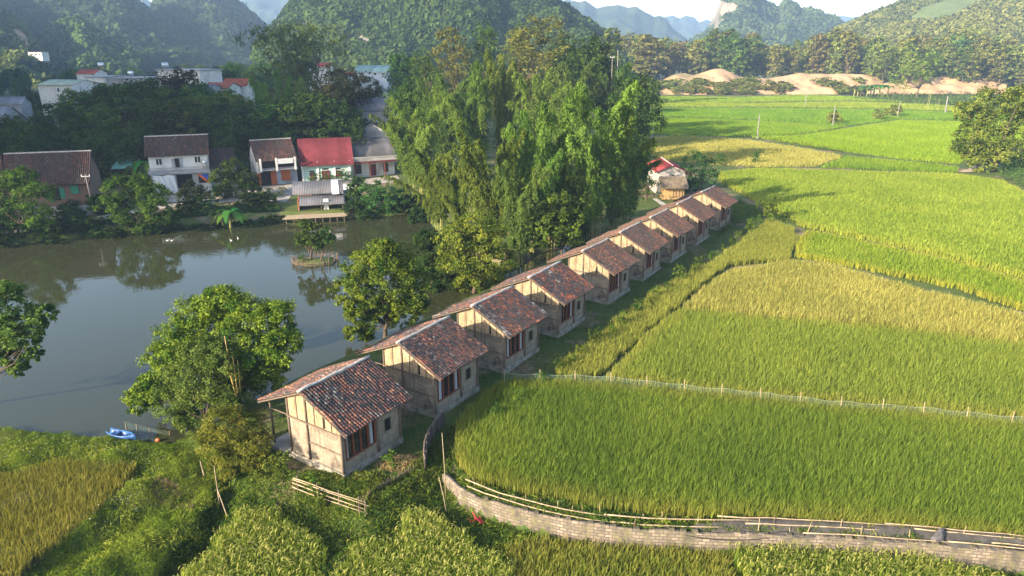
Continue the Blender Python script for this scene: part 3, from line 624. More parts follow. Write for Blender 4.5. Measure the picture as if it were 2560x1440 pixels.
# ------------------------------------------------------------------ tiled and corrugated roof slopes
def tile_slope(O, ud, sd, L, S, du, dv, palette, weights, seed, under=(.05, .04, .035), hgt=.07, jit=.012):
    """rows of half-round clay tiles over a slab: O top corner, ud along the ridge, sd down the slope"""
    O, ud, sd = (np.array(v, float) for v in (O, ud, sd)); nd = np.cross(ud, sd); nd = nd if nd[2] > 0 else -nd
    r = np.random.default_rng(seed); nu, nv = max(2, round(L / du)), max(2, round(S / dv)); du, dv = L / nu, S / nv
    I, J = np.meshgrid(np.arange(nu), np.arange(nv)); I, J = I.ravel(), J.ravel(); n = len(I)
    wob = .02 * np.sin(J * .7 + I * .13)
    u = (I + .5) * du + r.normal(0, jit, n) + wob; s = J * dv + r.normal(0, jit, n); lift = r.normal(0, .006, n) + .03 * np.sin(I * .31 + seed) * np.sin(J * .23)
    ou = np.array([-.40, -.22, .22, .40]) * du; oh = np.array([.01, hgt, hgt, .01])
    V = np.zeros((n, 8, 3))
    for k in range(4):
        V[:, k] = O + ud * (u + ou[k] * .86)[:, None] + sd * s[:, None] + nd * (oh[k] * .8 + lift)[:, None]
        V[:, 4 + k] = O + ud * (u + ou[k])[:, None] + sd * (s + dv * 1.12)[:, None] + nd * (oh[k] + .028 + lift)[:, None]
    b = np.arange(n)[:, None] * 8
    Fc = np.concatenate([b + np.array([k, k + 1, k + 5, k + 4]) for k in range(3)] + [b + np.array([4, 5, 6, 7])])
    P = np.array(palette, float); w_ = np.array(weights, float); w_ /= w_.sum()
    patch = np.clip(vnoise(u * 1.9, s * .55, 1.1, seed) * .5 + .5, 0, 1); rr = r.uniform(0, 1, n) * .55 + patch * .45
    ci = np.searchsorted(np.cumsum(w_), np.clip(rr, 0, .9999)); col = P[ci] * r.uniform(.75, 1.25, (n, 1))
    Cc = np.repeat(col, 8, 0)
    t = .05; c4 = [O, O + ud * L, O + ud * L + sd * S, O + sd * S]
    Vs = np.array([p + nd * .012 for p in c4] + [p - nd * t for p in c4]); fs = np.array([[0, 1, 2, 3], [7, 6, 5, 4], [0, 4, 5, 1], [1, 5, 6, 2], [2, 6, 7, 3], [3, 7, 4, 0]]) + n * 8
    return np.concatenate([V.reshape(-1, 3), Vs]), np.concatenate([Fc, fs]), np.concatenate([Cc, np.tile(np.array(under), (8, 1))])
def corr_slope(O, ud, sd, L, S, wave, amp, col, seed=0, t=.02):
    O, ud, sd = (np.array(v, float) for v in (O, ud, sd)); nd = np.cross(ud, sd); nd = nd if nd[2] > 0 else -nd
    n = max(4, int(L / wave * 4)); u = np.linspace(0, L, n + 1); h = amp * np.sin(u / wave * 2 * math.pi); r = np.random.default_rng(seed)
    rows = [O + ud * u[:, None] + sd * ss + nd * (h + o)[:, None] for ss, o in ((0, 0), (S, 0), (S, -t), (0, -t))]
    V = np.stack(rows).reshape(-1, 3); m = n + 1; i = np.arange(n)
    Fc = np.concatenate([np.stack([i + a * m, i + 1 + a * m, i + 1 + b * m, i + b * m], -1) for a, b in ((0, 1), (1, 2), (2, 3), (3, 0))])
    sheet = np.repeat(r.uniform(.8, 1.15, int(L / 1.0) + 2), max(1, int(m / (L + 1e-6))))
    sh = np.resize(sheet, m); Cc = np.tile(np.array(col)[None] * sh[:, None], (4, 1)); return V, Fc, Cc
TILE = plain('clay_tile', (1, 1, 1), (.72, .72, .74), 9, .85, .15, col=True, spec=.25)
METAL_ROOF = plain('roof_sheet', (1, 1, 1), (.80, .79, .78), .8, .8, col=True, spec=.15)
RED = ([(.275, .108, .068), (.345, .175, .108), (.195, .090, .066), (.135, .082, .068), (.060, .056, .058), (.19, .165, .15), (.32, .28, .25)], [14, 8, 16, 18, 24, 14, 6])
MIX = ([(.32, .10, .055), (.40, .16, .08), (.20, .075, .05), (.13, .085, .07), (.07, .065, .068), (.19, .175, .165), (.36, .33, .30)], [13, 8, 14, 18, 27, 12, 8])
BRN = ([(.24, .095, .055), (.30, .13, .075), (.17, .085, .06), (.12, .085, .068), (.085, .072, .066), (.20, .165, .145)], [14, 9, 22, 26, 18, 11])

# ------------------------------------------------------------------ the nine bamboo huts
def mat_wall(name, c1, c2, stain, weave=True):
    m, n, b = _new(name)
    base, nz = noise_col(n, c1, c2, 2.2, 5, lo=.3, hi=.7)
    tc = n.nodes.new('ShaderNodeTexCoord')
    br = n.nodes.new('ShaderNodeTexBrick'); br.inputs['Scale'].default_value = 1.0
    br.inputs['Brick Width'].default_value = .62; br.inputs['Row Height'].default_value = .16; br.inputs['Mortar Size'].default_value = .012
    br.inputs['Color1'].default_value = (1, 1, 1, 1); br.inputs['Color2'].default_value = (.78, .77, .75, 1); br.inputs['Mortar'].default_value = (.5, .47, .43, 1)
    sx = n.nodes.new('ShaderNodeSeparateXYZ'); cb = n.nodes.new('ShaderNodeCombineXYZ'); ad = n.nodes.new('ShaderNodeMath'); ad.operation = 'ADD'
    n.links.new(tc.outputs['Object'], sx.inputs[0]); n.links.new(sx.outputs[0], ad.inputs[0]); n.links.new(sx.outputs[1], ad.inputs[1])
    n.links.new(ad.outputs[0], cb.inputs[0]); n.links.new(sx.outputs[2], cb.inputs[1]); n.links.new(cb.outputs[0], br.inputs['Vector'])
    out = mixc(n, .8, base, br.outputs['Color'], 'MULTIPLY')
    st, _ = noise_col(n, (0, 0, 0), (1, 1, 1), 5.5, 6, lo=.5, hi=.75, stretch=(1, 1, .22)); out = mixc(n, st, out, stain)
    gp, _ = noise_col(n, (0, 0, 0), (1, 1, 1), .9, 5, lo=.56, hi=.72); out = mixc(n, gp, out, tuple(x * .72 for x in stain))
    oi = n.nodes.new('ShaderNodeObjectInfo'); r = n.nodes.new('ShaderNodeMapRange'); r.inputs[3].default_value = .85; r.inputs[4].default_value = 1.12
    n.links.new(oi.outputs['Random'], r.inputs[0]); hs = n.nodes.new('ShaderNodeHueSaturation'); n.links.new(r.outputs[0], hs.inputs['Value']); n.links.new(out, hs.inputs['Color'])
    n.links.new(hs.outputs[0], b.inputs['Base Color']); b.inputs['Roughness'].default_value = .9; b.inputs['Specular IOR Level'].default_value = .15
    bp = n.nodes.new('ShaderNodeBump'); bp.inputs['Strength'].default_value = .35; bp.inputs['Distance'].default_value = .03
    n.links.new(br.outputs['Fac'], bp.inputs['Height']); bp.invert = True; n.links.new(bp.outputs[0], b.inputs['Normal'])
    return m
M_MAT = mat_wall('bamboo_mat', (.325, .275, .215), (.215, .185, .148), (.11, .095, .078))
M_GABLE = mat_wall('gable_mat', (.42, .325, .205), (.285, .22, .14), (.15, .11, .072))
M_PLINTH = plain('plinth_stone', (.31, .285, .235), (.15, .14, .12), 2.6, .95, .5, stain=(.12, .12, .08))
M_RED = plain('red_timber', (.155, .048, .025), (.105, .034, .02), 4, .5)
M_GLASS, n_, b_ = _new('window_glass'); b_.inputs['Base Color'].default_value = (.012, .014, .016, 1); b_.inputs['Roughness'].default_value = .06
M_CURT = plain('curtain_cloth', (.40, .43, .47), (.28, .30, .34), 3, .9, stretch=(6, 6, .3))
M_RIDGE = plain('ridge_mortar', (.47, .44, .40), (.32, .30, .27), 3, .9, .3)
M_DARK = plain('dark_parts_and_shade', (.02, .017, .015), (.012, .01, .01), 2, .9)  # flat panels carry the shade of openings as colour; also plain dark parts
HR, HE, EX, HL, LX = 5.349, 3.479, 3.823, 3.485, 4.234; LRF = 6.0; WX0, WX1, WY0, WY1 = -1.75, 2.94, .41, 5.54
SR, SL = (HR - HE) / EX, (HR - HL) / LX
def roof_z(x): return HR - (x * SR if x > 0 else -x * SL)
HUT_MESH = {}
def hut_parts(kind, seed):
    """(name, mesh, [sub-parts]) of one hut; kind picks the tiles"""
    P = []; tp = {'red': RED, 'mix': MIX, 'brn': BRN}[kind]; rr = random.Random(seed)
    mb = MB(); mb.box(WX0 - .12, WX1 + .12, WY0 - .12, WY1 + .12, -.6, .45); P.append(('plinth', mb.mesh('plinth', M_PLINTH), []))
    mb = MB(); mb.box(-4.0, WX0 - .125, .25, 5.75, -.6, .34); P.append(('veranda_floor', mb.mesh('veranda_floor', CONCRETE), []))
    T = 3.05; w1 = MB()
    for y in (WY0, WY1 - .1): w1.box(WX0, WX1, y, y + .1, .452, T)
    w1.box(WX0, WX0 + .1, WY0 + .102, WY1 - .102, .452, roof_z(WX0) - .12)
    x0, x1 = WX1 - .1, WX1; top = roof_z(WX1) - .14; wy0, wy1, wz0, wz1 = .72, 3.22, 1.22, 3.22; sy0, sy1, sz0, sz1 = 4.1, 4.68, 1.5, 2.4
    for a, b, c, d in ((WY0 + .102, wy0, .452, top), (wy0, wy1, .452, wz0), (wy0, wy1, wz1, top), (wy1, sy0, .452, top), (sy0, sy1, .452, sz0), (sy0, sy1, sz1, top), (sy1, WY1 - .102, .452, top)): w1.box(x0, x1, a, b, c, d)
    P.append(('wall', w1.mesh('wall', M_MAT), []))
    g = MB()
    for y in (WY0 + .002, WY1 - .098): g.prism([(WX0, T + .002), (WX1, T + .002), (WX1, roof_z(WX1) - .13), (0, HR - .13), (WX0, roof_z(WX0) - .13)], 'y', y, y + .096)
    P.append(('gable_panel', g.mesh('gable_panel', M_GABLE), []))
    for x, y, h in ((WX0, WY0 - .03, roof_z(WX0)), (0, WY0 - .05, HR), (WX1 + .02, WY0 - .04, roof_z(WX1)), (WX1 + .04, 3.42, roof_z(WX1)), (WX1 + .04, WY1, roof_z(WX1)), (0, WY1 + .05, HR)):
        m = MB(); m.tube([(x, y, .45), (x + rr.uniform(-.03, .03), y, h * .5), (x, y, h - .15)], [.085, .078, .07], 7); P.append(('post', m.mesh('post', WOOD_OLD, True), []))
    for y in (.55, 5.5):
        m = MB(); m.tube([(-3.72, y, .3), (-3.68, y, 2), (-3.72, y, roof_z(-3.72) - .1)], [.085, .075, .07], 7); P.append(('veranda_post', m.mesh('veranda_post', WOOD_OLD, True), []))
        m = MB(); m.tube([(-3.75, y, 2.9), (WX0, y, 2.95)], .05, 6); P.append(('tie_beam', m.mesh('tie_beam', WOOD_OLD, True), []))
    for a, b in (((WX0 - .15, WY0 - .06, T), (WX1 + .1, WY0 - .06, T)), ((0, WY0 - .03, 1.72), (WX1, WY0 - .03, 1.72)), ((WX1 + .03, wy1 + .2, 2.85), (WX1 + .03, WY1, 2.85))):
        m = MB(); m.beam(a, b, .07, .10); P.append(('rail', m.mesh('rail', WOOD_OLD), []))
    for x in (-.88, .72, 1.48, 2.2):
        s = MB(); s.beam((x, WY0 - .02, T + .06), (x, WY0 - .02, roof_z(x) - .16), .05); P.append(('gable_stud', s.mesh('gable_stud', WOOD_OLD), []))
    
    v = MB(); v.box(1.52, 1.66, WY0 - .012, WY0, T + .1, T + .85); P.append(('vent_slot', v.mesh('vent_slot', M_DARK), []))
    fr = MB(); X = WX1 + .045
    for a, b in (((wy0, wz0), (wy1, wz0)), ((wy0, wz1), (wy1, wz1)), ((wy0, wz0), (wy0, wz1)), ((wy1, wz0), (wy1, wz1)), ((wy0 + .62, wz0), (wy0 + .62, wz1)), ((wy0 + 1.25, wz0), (wy0 + 1.25, wz1)), ((wy0 + 1.88, wz0), (wy0 + 1.88, wz1))):
        fr.beam((X - .05, *a), (X - .05, *b), .10, .11, up=(1, 0, 0))
    gl = MB(); gl.box(WX1 - .06, WX1 - .04, wy0, wy1, wz0, wz1)
    cus = []
    for a, b in ((wy0 + .06, wy0 + rr.uniform(.2, .5)), (wy1 - rr.uniform(.36, .6), wy1 - .16)):
        cu = MB(); cus.append(cu); k = 8; ps = [(WX1 - .028 + .02 * math.sin(i * 2.2), a + (b - a) * i / k) for i in range(k + 1)]
        for (xa, ya), (xb, yb) in zip(ps, ps[1:]): cu.add([(xa, ya, wz0 + .05), (xb, yb, wz0 + .05), (xb, yb, wz1 - .05), (xa, ya, wz1 - .05), (xa - .01, ya, wz0 + .05), (xb - .01, yb, wz0 + .05), (xb - .01, yb, wz1 - .05), (xa - .01, ya, wz1 - .05)], [(0, 1, 2, 3), (7, 6, 5, 4)])
    P.append(('window', fr.mesh('window', M_RED), [('pane', gl.mesh('pane', M_GLASS)), *[('curtain', c_.mesh('curtain', M_CURT)) for c_ in cus]]))
    f2 = MB(); g2 = MB(); g2.box(WX1 - .05, WX1 - .03, sy0, sy1, sz0, sz1)
    for a, b in (((sy0, sz0), (sy1, sz0)), ((sy0, sz1), (sy1, sz1)), ((sy0, sz0), (sy0, sz1)), ((sy1, sz0), (sy1, sz1))): f2.beam((WX1 + .0, *a), (WX1 + .0, *b), .06, .08, up=(1, 0, 0))
    P.append(('small_window', f2.mesh('small_window', WOOD_OLD), [('pane', g2.mesh('pane', M_GLASS))]))
    for x in (-4.05, -2.9, -1.75, -.8, 1.1, 2.3, 3.55):
        m = MB(); z = roof_z(x) - .11; m.tube([(x, .06, z), (x, LRF - .06, z)], .05, 6); P.append(('purlin', m.mesh('purlin', WOOD_OLD, True), []))
    for sgn, ex, sl in ((1, EX, SR), (-1, LX, SL)):
        S = math.hypot(ex, ex * sl); sd = Vector((sgn * ex, 0, -ex * sl)).normalized()
        V, Fc, Cc = tile_slope((0, 0, HR + .02), (0, 1, 0), sd, LRF, S, .225, .215, *tp, seed + sgn)
        sub = []
        if sgn == 1:
            for y in (.03, LRF - .03):
                m = MB()
                for q, e in ((1, EX), (-1, LX)):
                    m.beam((0, y, HR - .07), (q * (e - .03), y, roof_z(q * e) - .07), .04, .09)
                sub.append(('bargeboard', m.mesh('bargeboard', WOOD_OLD)))
        P.append(('roof', np_mesh('roof', V, Fc, Cc, TILE), sub))
    n = 14; rc = MB(); pts = [(rr.uniform(-.025, .025), -.06 + (LRF + .12) * i / n, HR + .075 + rr.uniform(-.02, .025) - rr.uniform(.0, .08) * math.sin(math.pi * i / n)) for i in range(n + 1)]
    rc.tube(pts, [.105 + rr.uniform(-.015, .02) for _ in pts], 7); P.append(('ridge_cap', rc.mesh('ridge_cap', M_RIDGE, True), []))
    return P
HUTS = [(-12.99, 37.5), (-8.15, 44.9), (-3.3, 52.29), (1.52, 59.65), (7.23, 68.37), (12.27, 76.06), (17.05, 83.36), (22.19, 91.21), (27.63, 99.51)]
HUT_ROT = -math.atan2(.548, .8364)
HUT_LABEL = ['bamboo hut with weathered red tiles nearest the camera, its whole gable wall in sun',
    'bamboo hut with red and grey tiles, second in the row from the camera',
    'bamboo hut with dark speckled tiles, third in the row, beside the green net',
    'bamboo hut with dark tiles and sunny gable triangle, fourth from the camera',
    'bamboo hut with brown tiles standing fifth of the nine, in the middle of the row',
    'bamboo hut with brown tiles, sixth in the row, fourth from the far end',
    'bamboo hut with brown tiles, third from the far end of the row',
    'bamboo hut with a brown roof, last but one at the far end of the row',
    'brown roofed bamboo hut at the far end of the row, near the brick house']
for i, ((x, y), k) in enumerate(zip(HUTS, ['red', 'red', 'mix', 'mix', 'brn', 'brn', 'brn', 'brn', 'brn'])):
    key = (k, i)
    if key not in HUT_MESH: HUT_MESH[key] = hut_parts(k, 50 + 7 * i)
    h = thing('bamboo_hut', HUT_LABEL[i], 'hut', (x, y, 0), HUT_ROT + [0, .012, -.01, .008, -.012, .01, -.006, .012, -.008][i], 'bamboo huts in a row beside the pond')
    for nm, me, subs in HUT_MESH[key]:
        o = link_mesh(nm, me, h)
        for sn, sm in subs: link_mesh(sn, sm, o)
def row(k, x, y, z=0):
    """point in the frame of the hut row: x to the field, y along the row from the first hut"""
    return Vector((HUTS[0][0] + .8364 * x + .548 * y, HUTS[0][1] - .548 * x + .8364 * y, z))

# ------------------------------------------------------------------ village houses
WHITE = plain('white_plaster', (.66, .64, .60), (.54, .53, .50), 1.2, .9, stain=(.33, .31, .29))
BLUEGREY = plain('blue_plaster', (.40, .44, .52), (.33, .37, .44), 1.2, .9, stain=(.22, .22, .24))
MINT = plain('mint_plaster', (.46, .62, .56), (.40, .55, .50), 1, .9, stain=(.33, .38, .36))
GREYWALL = plain('grey_plaster', (.34, .35, .36), (.26, .27, .28), 1.4, .9, stain=(.16, .16, .17))
BRICKWALL = plain('brick_wall', (.17, .105, .075), (.13, .085, .062), 3, .95, .2, stain=(.14, .11, .09))
ORANGE = plain('orange_wood', (.42, .12, .035), (.33, .09, .03), 4, .6)
DKRED = plain('dark_red_paint', (.13, .03, .025), (.09, .022, .02), 4, .55)
GREENP = plain('green_paint', (.03, .22, .13), (.02, .16, .10), 4, .6)
DARKWIN = plain('dark_window', (.025, .027, .03), (.015, .016, .018), 3, .3)
STEEL = plain('stainless', (.62, .64, .66), (.5, .52, .54), 6, .3, metallic=.8)
WHITEP = plain('white_paint', (.72, .71, .69), (.6, .6, .58), 4, .7)
class House:
    def __init__(s, name, label, pl, pr, cat='house', group=None, z=0.0, YL=None, YR=None):
        """front wall from pixel pl to pixel pr along its foot"""
        s.A = at(*pl, z) if YL is None else Vector((at_y(pl[0], pl[1], YL).x, YL, z)); s.B = at(*pr, z) if YR is None else Vector((at_y(pr[0], pr[1], YR).x, YR, z))
        d = s.B - s.A; s.W = d.length; s.rz = math.atan2(d.y, d.x); s.pl, s.pr = pl, pr; s.z = z
        s.o = thing(name, label, cat, s.A, s.rz, group)
    def q(s, px, py):
        """local (x, z) of a pixel on the front wall's plane"""
        t = (px - s.pl[0]) / (s.pr[0] - s.pl[0]); P = s.A.lerp(s.B, t); v = at_y(px, py, P.y); return t * s.W, v.z - s.z
    def part(s, nm, mb, mat, parent=None, smooth=False): return mb.build(nm, mat, parent or s.o, smooth)
    def arr(s, nm, data, mat, parent=None): return link_mesh(nm, np_mesh(nm, *data, mat), parent or s.o)
    def rect(s, nm, px0, py0, px1, py1, mat, d=.06, parent=None, frame=None, bars=0, y=0.0):
        """a flat part on the front: window, door, sheet"""
        x0, z1 = s.q(px0, py0); x1, z0 = s.q(px1, py1)
        m = MB(); m.box(x0, x1, y - d, y, z0, z1); o = s.part(nm, m, mat, parent)
        if frame:
            f = MB()
            for a, b in (((x0, z0), (x1, z0)), ((x0, z1), (x1, z1)), ((x0, z0), (x0, z1)), ((x1, z0), (x1, z1))) + tuple(((x0 + (x1 - x0) * (k + 1) / (bars + 1), z0), (x0 + (x1 - x0) * (k + 1) / (bars + 1), z1)) for k in range(bars)):
                f.beam((a[0], y - d - .02, a[1]), (b[0], y - d - .02, b[1]), .09, .09)
            s.part('frame', f, frame, o)
        return o
    def walls(s, D, ze, zr, mat, x0=0.0, x1=None, ridge='x', y0=0.0):
        x1 = s.W if x1 is None else x1; m = MB()
        if ridge == 'x': m.prism([(y0, -.5), (y0 + D, -.5), (y0 + D, ze), (y0 + D / 2, zr), (y0, ze)], 'x', x0, x1)
        elif ridge == 'y': m.prism([(x0, -.5), (x1, -.5), (x1, ze), ((x0 + x1) / 2, zr), (x0, ze)], 'y', y0, y0 + D)
        else: m.box(x0, x1, y0, y0 + D, -.5, ze)
        return s.part('wall', m, mat)
    def roof(s, D, ze, zr, kind, col, over=.5, x0=0.0, x1=None, ridge='x', y0=0.0, seed=1, side=.3, ridgecap=None, tile=(.30, .36)):
        x1 = s.W if x1 is None else x1; sub = None
        for k, sg in enumerate((-1, 1)):
            if ridge == 'x':
                yr = y0 + D / 2; sl = (zr - ze) / (D / 2); e = D / 2 + over; O = (x0 - side, yr, zr + .06); ud = (1, 0, 0); sd = Vector((0, sg, -sl)); L = x1 - x0 + 2 * side
            else:
                xr = (x0 + x1) / 2; hw = (x1 - x0) / 2; sl = (zr - ze) / hw; e = hw + side; O = (xr, y0 - over, zr + .06); ud = (0, 1, 0); sd = Vector((sg, 0, -sl)); L = D + 2 * over
            S = e * math.sqrt(1 + sl * sl); sd.normalize()
            data = tile_slope(O, ud, sd, L, S, tile[0], tile[1], *col, seed + k, hgt=.08) if kind == 'tile' else corr_slope(O, ud, sd, L, S, .3 if kind == 'metal' else .22, .03 if kind == 'metal' else .035, col, seed)
            s.arr('roof', data, TILE if kind == 'tile' else METAL_ROOF)
        if ridgecap:
            m = MB(); a, b = ((x0 - side, y0 + D / 2, zr + .12), (x1 + side, y0 + D / 2, zr + .12)) if ridge == 'x' else (((x0 + x1) / 2, y0 - over, zr + .12), ((x0 + x1) / 2, y0 + D + over, zr + .12))
            m.tube([a, b], .13, 6); s.part('ridge_cap', m, ridgecap)
BRT = ([(.105, .048, .036), (.14, .065, .048), (.080, .045, .038), (.060, .044, .040), (.10, .085, .08), (.19, .175, .165)], [18, 10, 26, 26, 12, 5])
REDT = ([(.19, .06, .04), (.23, .085, .05), (.13, .055, .04), (.09, .055, .045), (.15, .125, .115)], [24, 12, 24, 20, 8])

# long old house, far left
h = House('village_house', 'long brick house with a dark brown tiled roof and green shutters by the pond', (30, 545), (238, 533))
ze = h.q(238, 446)[1]; zr = h.q(230, 372)[1] - .9
h.walls(7.0, ze, zr, BRICKWALL); h.roof(7.0, ze, zr, 'tile', BRT, over=.7, seed=3, ridgecap=M_RIDGE)
h.rect('door', 142, 471, 160, 500, M_DARK); h.rect('door_leaf', 133, 472, 141, 505, GREENP, .1); h.rect('door_leaf', 161, 469, 172, 496, GREENP, .1)
h.rect('shutter', 190, 464, 207, 483, GREENP, .08, frame=GREENP)
m = MB(); m.box(-.1, h.W + .3, -1.6, -.05, -.5, 1.5); h.part('terrace', m, CONCRETE)
h = House('village_house', 'reddish tiled end house cut by the left edge of the photo', (-130, 560), (26, 546))
ze2 = h.q(20, 450)[1]; h.walls(7.0, ze2, zr - .1, BRICKWALL); h.roof(7.0, ze2, zr - .1, 'tile', REDT, over=.7, seed=9)
# white two-storey house
h = House('village_house', 'white two storey house with dark tiled roof and a balcony', (386, 488), (530, 479))
ze = h.q(530, 379)[1]; zr = h.q(520, 333)[1] - .7
h.walls(6.5, ze, zr, WHITE); h.roof(6.5, ze, zr, 'tile', BRT, over=.6, side=.5, seed=13, ridgecap=M_RIDGE)
for a, b, c, d in ((403, 397, 418, 412), (498, 391, 513, 406)): h.rect('window', a, b, c, d, DARKWIN, .05, frame=WHITEP, bars=1)
h.rect('balcony_door', 449, 396, 460, 420, M_DARK, .05); h.rect('door_leaf', 441, 397, 448, 419, GREYWALL, .12); h.rect('door_leaf', 460, 394, 467, 417, GREYWALL, .12)
_, zb = h.q(460, 424); m = MB(); m.box(-.2, h.W + .2, -1.6, -.005, zb - .5, zb); h.part('balcony', m, GREYWALL)
m = MB()
for k in range(40): m.beam((-.1 + k * (h.W + .2) / 39, -1.5, zb), (-.1 + k * (h.W + .2) / 39, -1.5, zb + .55), .09)
m.box(-.2, h.W + .2, -1.57, -1.43, zb + .55, zb + .66); h.part('balustrade', m, CONCRETE)
h.rect('doorway', 447, 437, 486, 468, M_DARK, .04); h.rect('window', 501, 436, 527, 456, DARKWIN, .05)  # doorway is a flat dark panel, the shade inside put into its colour
m = MB(); _, z0 = h.q(420, 485); x0, z1 = h.q(392, 437); x1, _ = h.q(445, 437); n = 14
vs = []; 
for k in range(n + 1):
    x = x0 + (x1 - x0) * k / n; vs += [(x, -1.62 + .08 * math.sin(k * 1.9), z1 + .1 * math.sin(k * .8)), (x * .93 + .55, -1.9 + .14 * math.sin(k * 1.7), z0 + .25 + .3 * abs(math.sin(k * .5)))]
m.add(vs, [(2 * k, 2 * k + 1, 2 * k + 3, 2 * k + 2) for k in range(n)])
o = m.build('hanging_sheet', WHITEP); o.location = h.A; o.rotation_euler = (0, 0, h.rz); tag(o, 'white cloth sheet hung from the balcony of the white house', 'sheet')
so = o.modifiers.new('thick', 'SOLIDIFY'); so.thickness = .02
BLUET = plain('blue_tarp', (.04, .10, .42), (.03, .07, .3), 2, .5); ORT = plain('orange_cloth', (.65, .13, .04), (.5, .1, .03), 3, .6)
a = thing('tarpaulin', 'blue tarpaulin with an orange edge hung below the balcony', 'tarpaulin', h.A, h.rz)
x0, z1 = h.q(500, 432); x1, z0 = h.q(527, 455)
m = MB(); m.prism([(x0 + .3, z1), (x1, z1), (x1, z0 + .6)], 'y', -1.75, -1.72); m.build('cloth', BLUET, a)
m = MB(); m.prism([(x0, z1), (x0 + .5, z1), (x1 + .1, z0 + .5), (x1, z0)], 'y', -1.82, -1.78); m.build('edge_strip', ORT, a)
def water_tank(label, loc, rz, r=.5, L=1.2, upright=False):
    t = thing('water_tank', label, 'water tank', loc, rz); m = MB(); n = 12
    ax = [(0, 0, .25 + L * k / 8) for k in range(9)] if upright else [(-L / 2 + L * k / 8, 0, r + .35) for k in range(9)]
    m.tube(ax, [r * (.75 if k in (0, 8) else 1.0 if k % 2 else .96) for k in range(9)], n); m.build('drum', STEEL, t, True)
    s = MB(); 
    for x in (-.35, .35):
        s.beam((x, -.3, 0), (x, -.3, .34), .06); s.beam((x, .3, 0), (x, .3, .34), .06); s.beam((x, -.35, .34), (x, .35, .34), .06)
    s.build('stand', GREYWALL, t)
x, z = h.q(523, 414); P = h.A + Vector((math.cos(h.rz) * x + .8 * math.sin(h.rz), math.sin(h.rz) * x - .8 * math.cos(h.rz), zb))
water_tank('upright steel water tank at the end of the white house balcony', P, h.rz, .5, 1.3, True)
# small tiled outbuilding between
h = House('outhouse', 'low outbuilding with a dark tiled roof between the white and the blue grey houses', (533, 476), (600, 470))
ze = h.q(560, 416)[1]; zr = h.q(560, 372)[1] - .5; h.walls(5, ze, zr, GREYWALL, y0=1.5); h.roof(5, ze, zr, 'tile', BRT, over=.5, seed=17, y0=1.5)
# blue-grey house with balcony
h = House('village_house', 'blue grey house with a brown tiled roof, dark balcony and orange doors', (652, 464), (745, 456))
ze = h.q(745, 391)[1]; zr = h.q(720, 341)[1] - 1.0
h.walls(8.0, ze, zr, WHITE, x0=-.25); h.roof(8.0, ze, zr, 'tile', BRT, over=.7, side=.3, x0=-.25, seed=23, ridgecap=M_RIDGE)
h.rect('ground_floor_wall', 652, 422, 745, 464, BLUEGREY, .1)
h.rect('balcony_shade', 653, 396, 742, 421, M_DARK, .05)  # flat panel on the wall, shade behind the balcony painted dark
_, zb = h.q(700, 421); m = MB(); m.box(-.1, h.W + .1, -1.2, -.105, zb - .15, zb + .05); h.part('balcony', m, GREYWALL)
m = MB()
for k in range(30): m.beam((k * h.W / 29, -1.12, zb + .05), (k * h.W / 29, -1.12, zb + .85), .04)
m.beam((0, -1.12, zb + .9), (h.W, -1.12, zb + .9), .08); h.part('balustrade', m, M_DARK)
for px in (655, 694, 740):
    x, _ = h.q(px, 400); m = MB(); m.box(x - .16, x + .16, -1.3, -1.0, zb - .3, ze + .1); h.part('pillar', m, WHITEP)
h.rect('doorway', 654, 424, 679, 463, M_DARK, .04, y=-.1); h.rect('door_leaf', 679, 428, 693, 463, ORANGE, .1, y=-.1); h.rect('door_leaf', 646, 434, 654, 466, ORANGE, .12, y=-.1)  # open doorway drawn as a dark panel, its shade is colour
h.rect('window', 705, 420, 727, 449, ORANGE, .06, frame=ORANGE, bars=1, y=-.1)
m = MB(); x0, z1 = h.q(697, 395); x1, z0 = h.q(735, 405); m.box(x0, x1, -1.32, -1.28, z0, z1); o = m.build('laundry', WHITEP); o.location = h.A; o.rotation_euler = (0, 0, h.rz); tag(o, 'pale cloth drying over the balcony of the blue grey house', 'laundry')
# mint house with red sheet roof
h = House('village_house', 'mint green house with a large red sheet metal roof', (757, 455), (882, 449))
ze = h.q(882, 400)[1]; zr = h.q(855, 340)[1] - .8
h.walls(8.0, ze, zr, MINT); h.roof(8.0, ze, zr, 'metal', (.165, .034, .042), over=.8, side=.4, seed=29)
for px in (759, 797, 838, 876):
    x, _ = h.q(px, 420); m = MB(); m.box(x - .17, x + .17, -.14, -.002, -.3, ze - .05); h.part('pillar', m, WHITEP)
for q in ((773, 411, 787, 418), (839, 404, 853, 412)): h.rect('vent_window', *q, DARKWIN, .04, frame=WHITEP, bars=3)
for q in ((775, 427, 788, 430), (807, 421, 823, 424), (841, 420, 853, 423)): h.rect('lintel_vent', *q, DARKWIN, .04)
for q in ((776, 432, 789, 450), (806, 427, 825, 448), (841, 427, 854, 440)): h.rect('door', *q, DKRED, .06, frame=DKRED, bars=1)
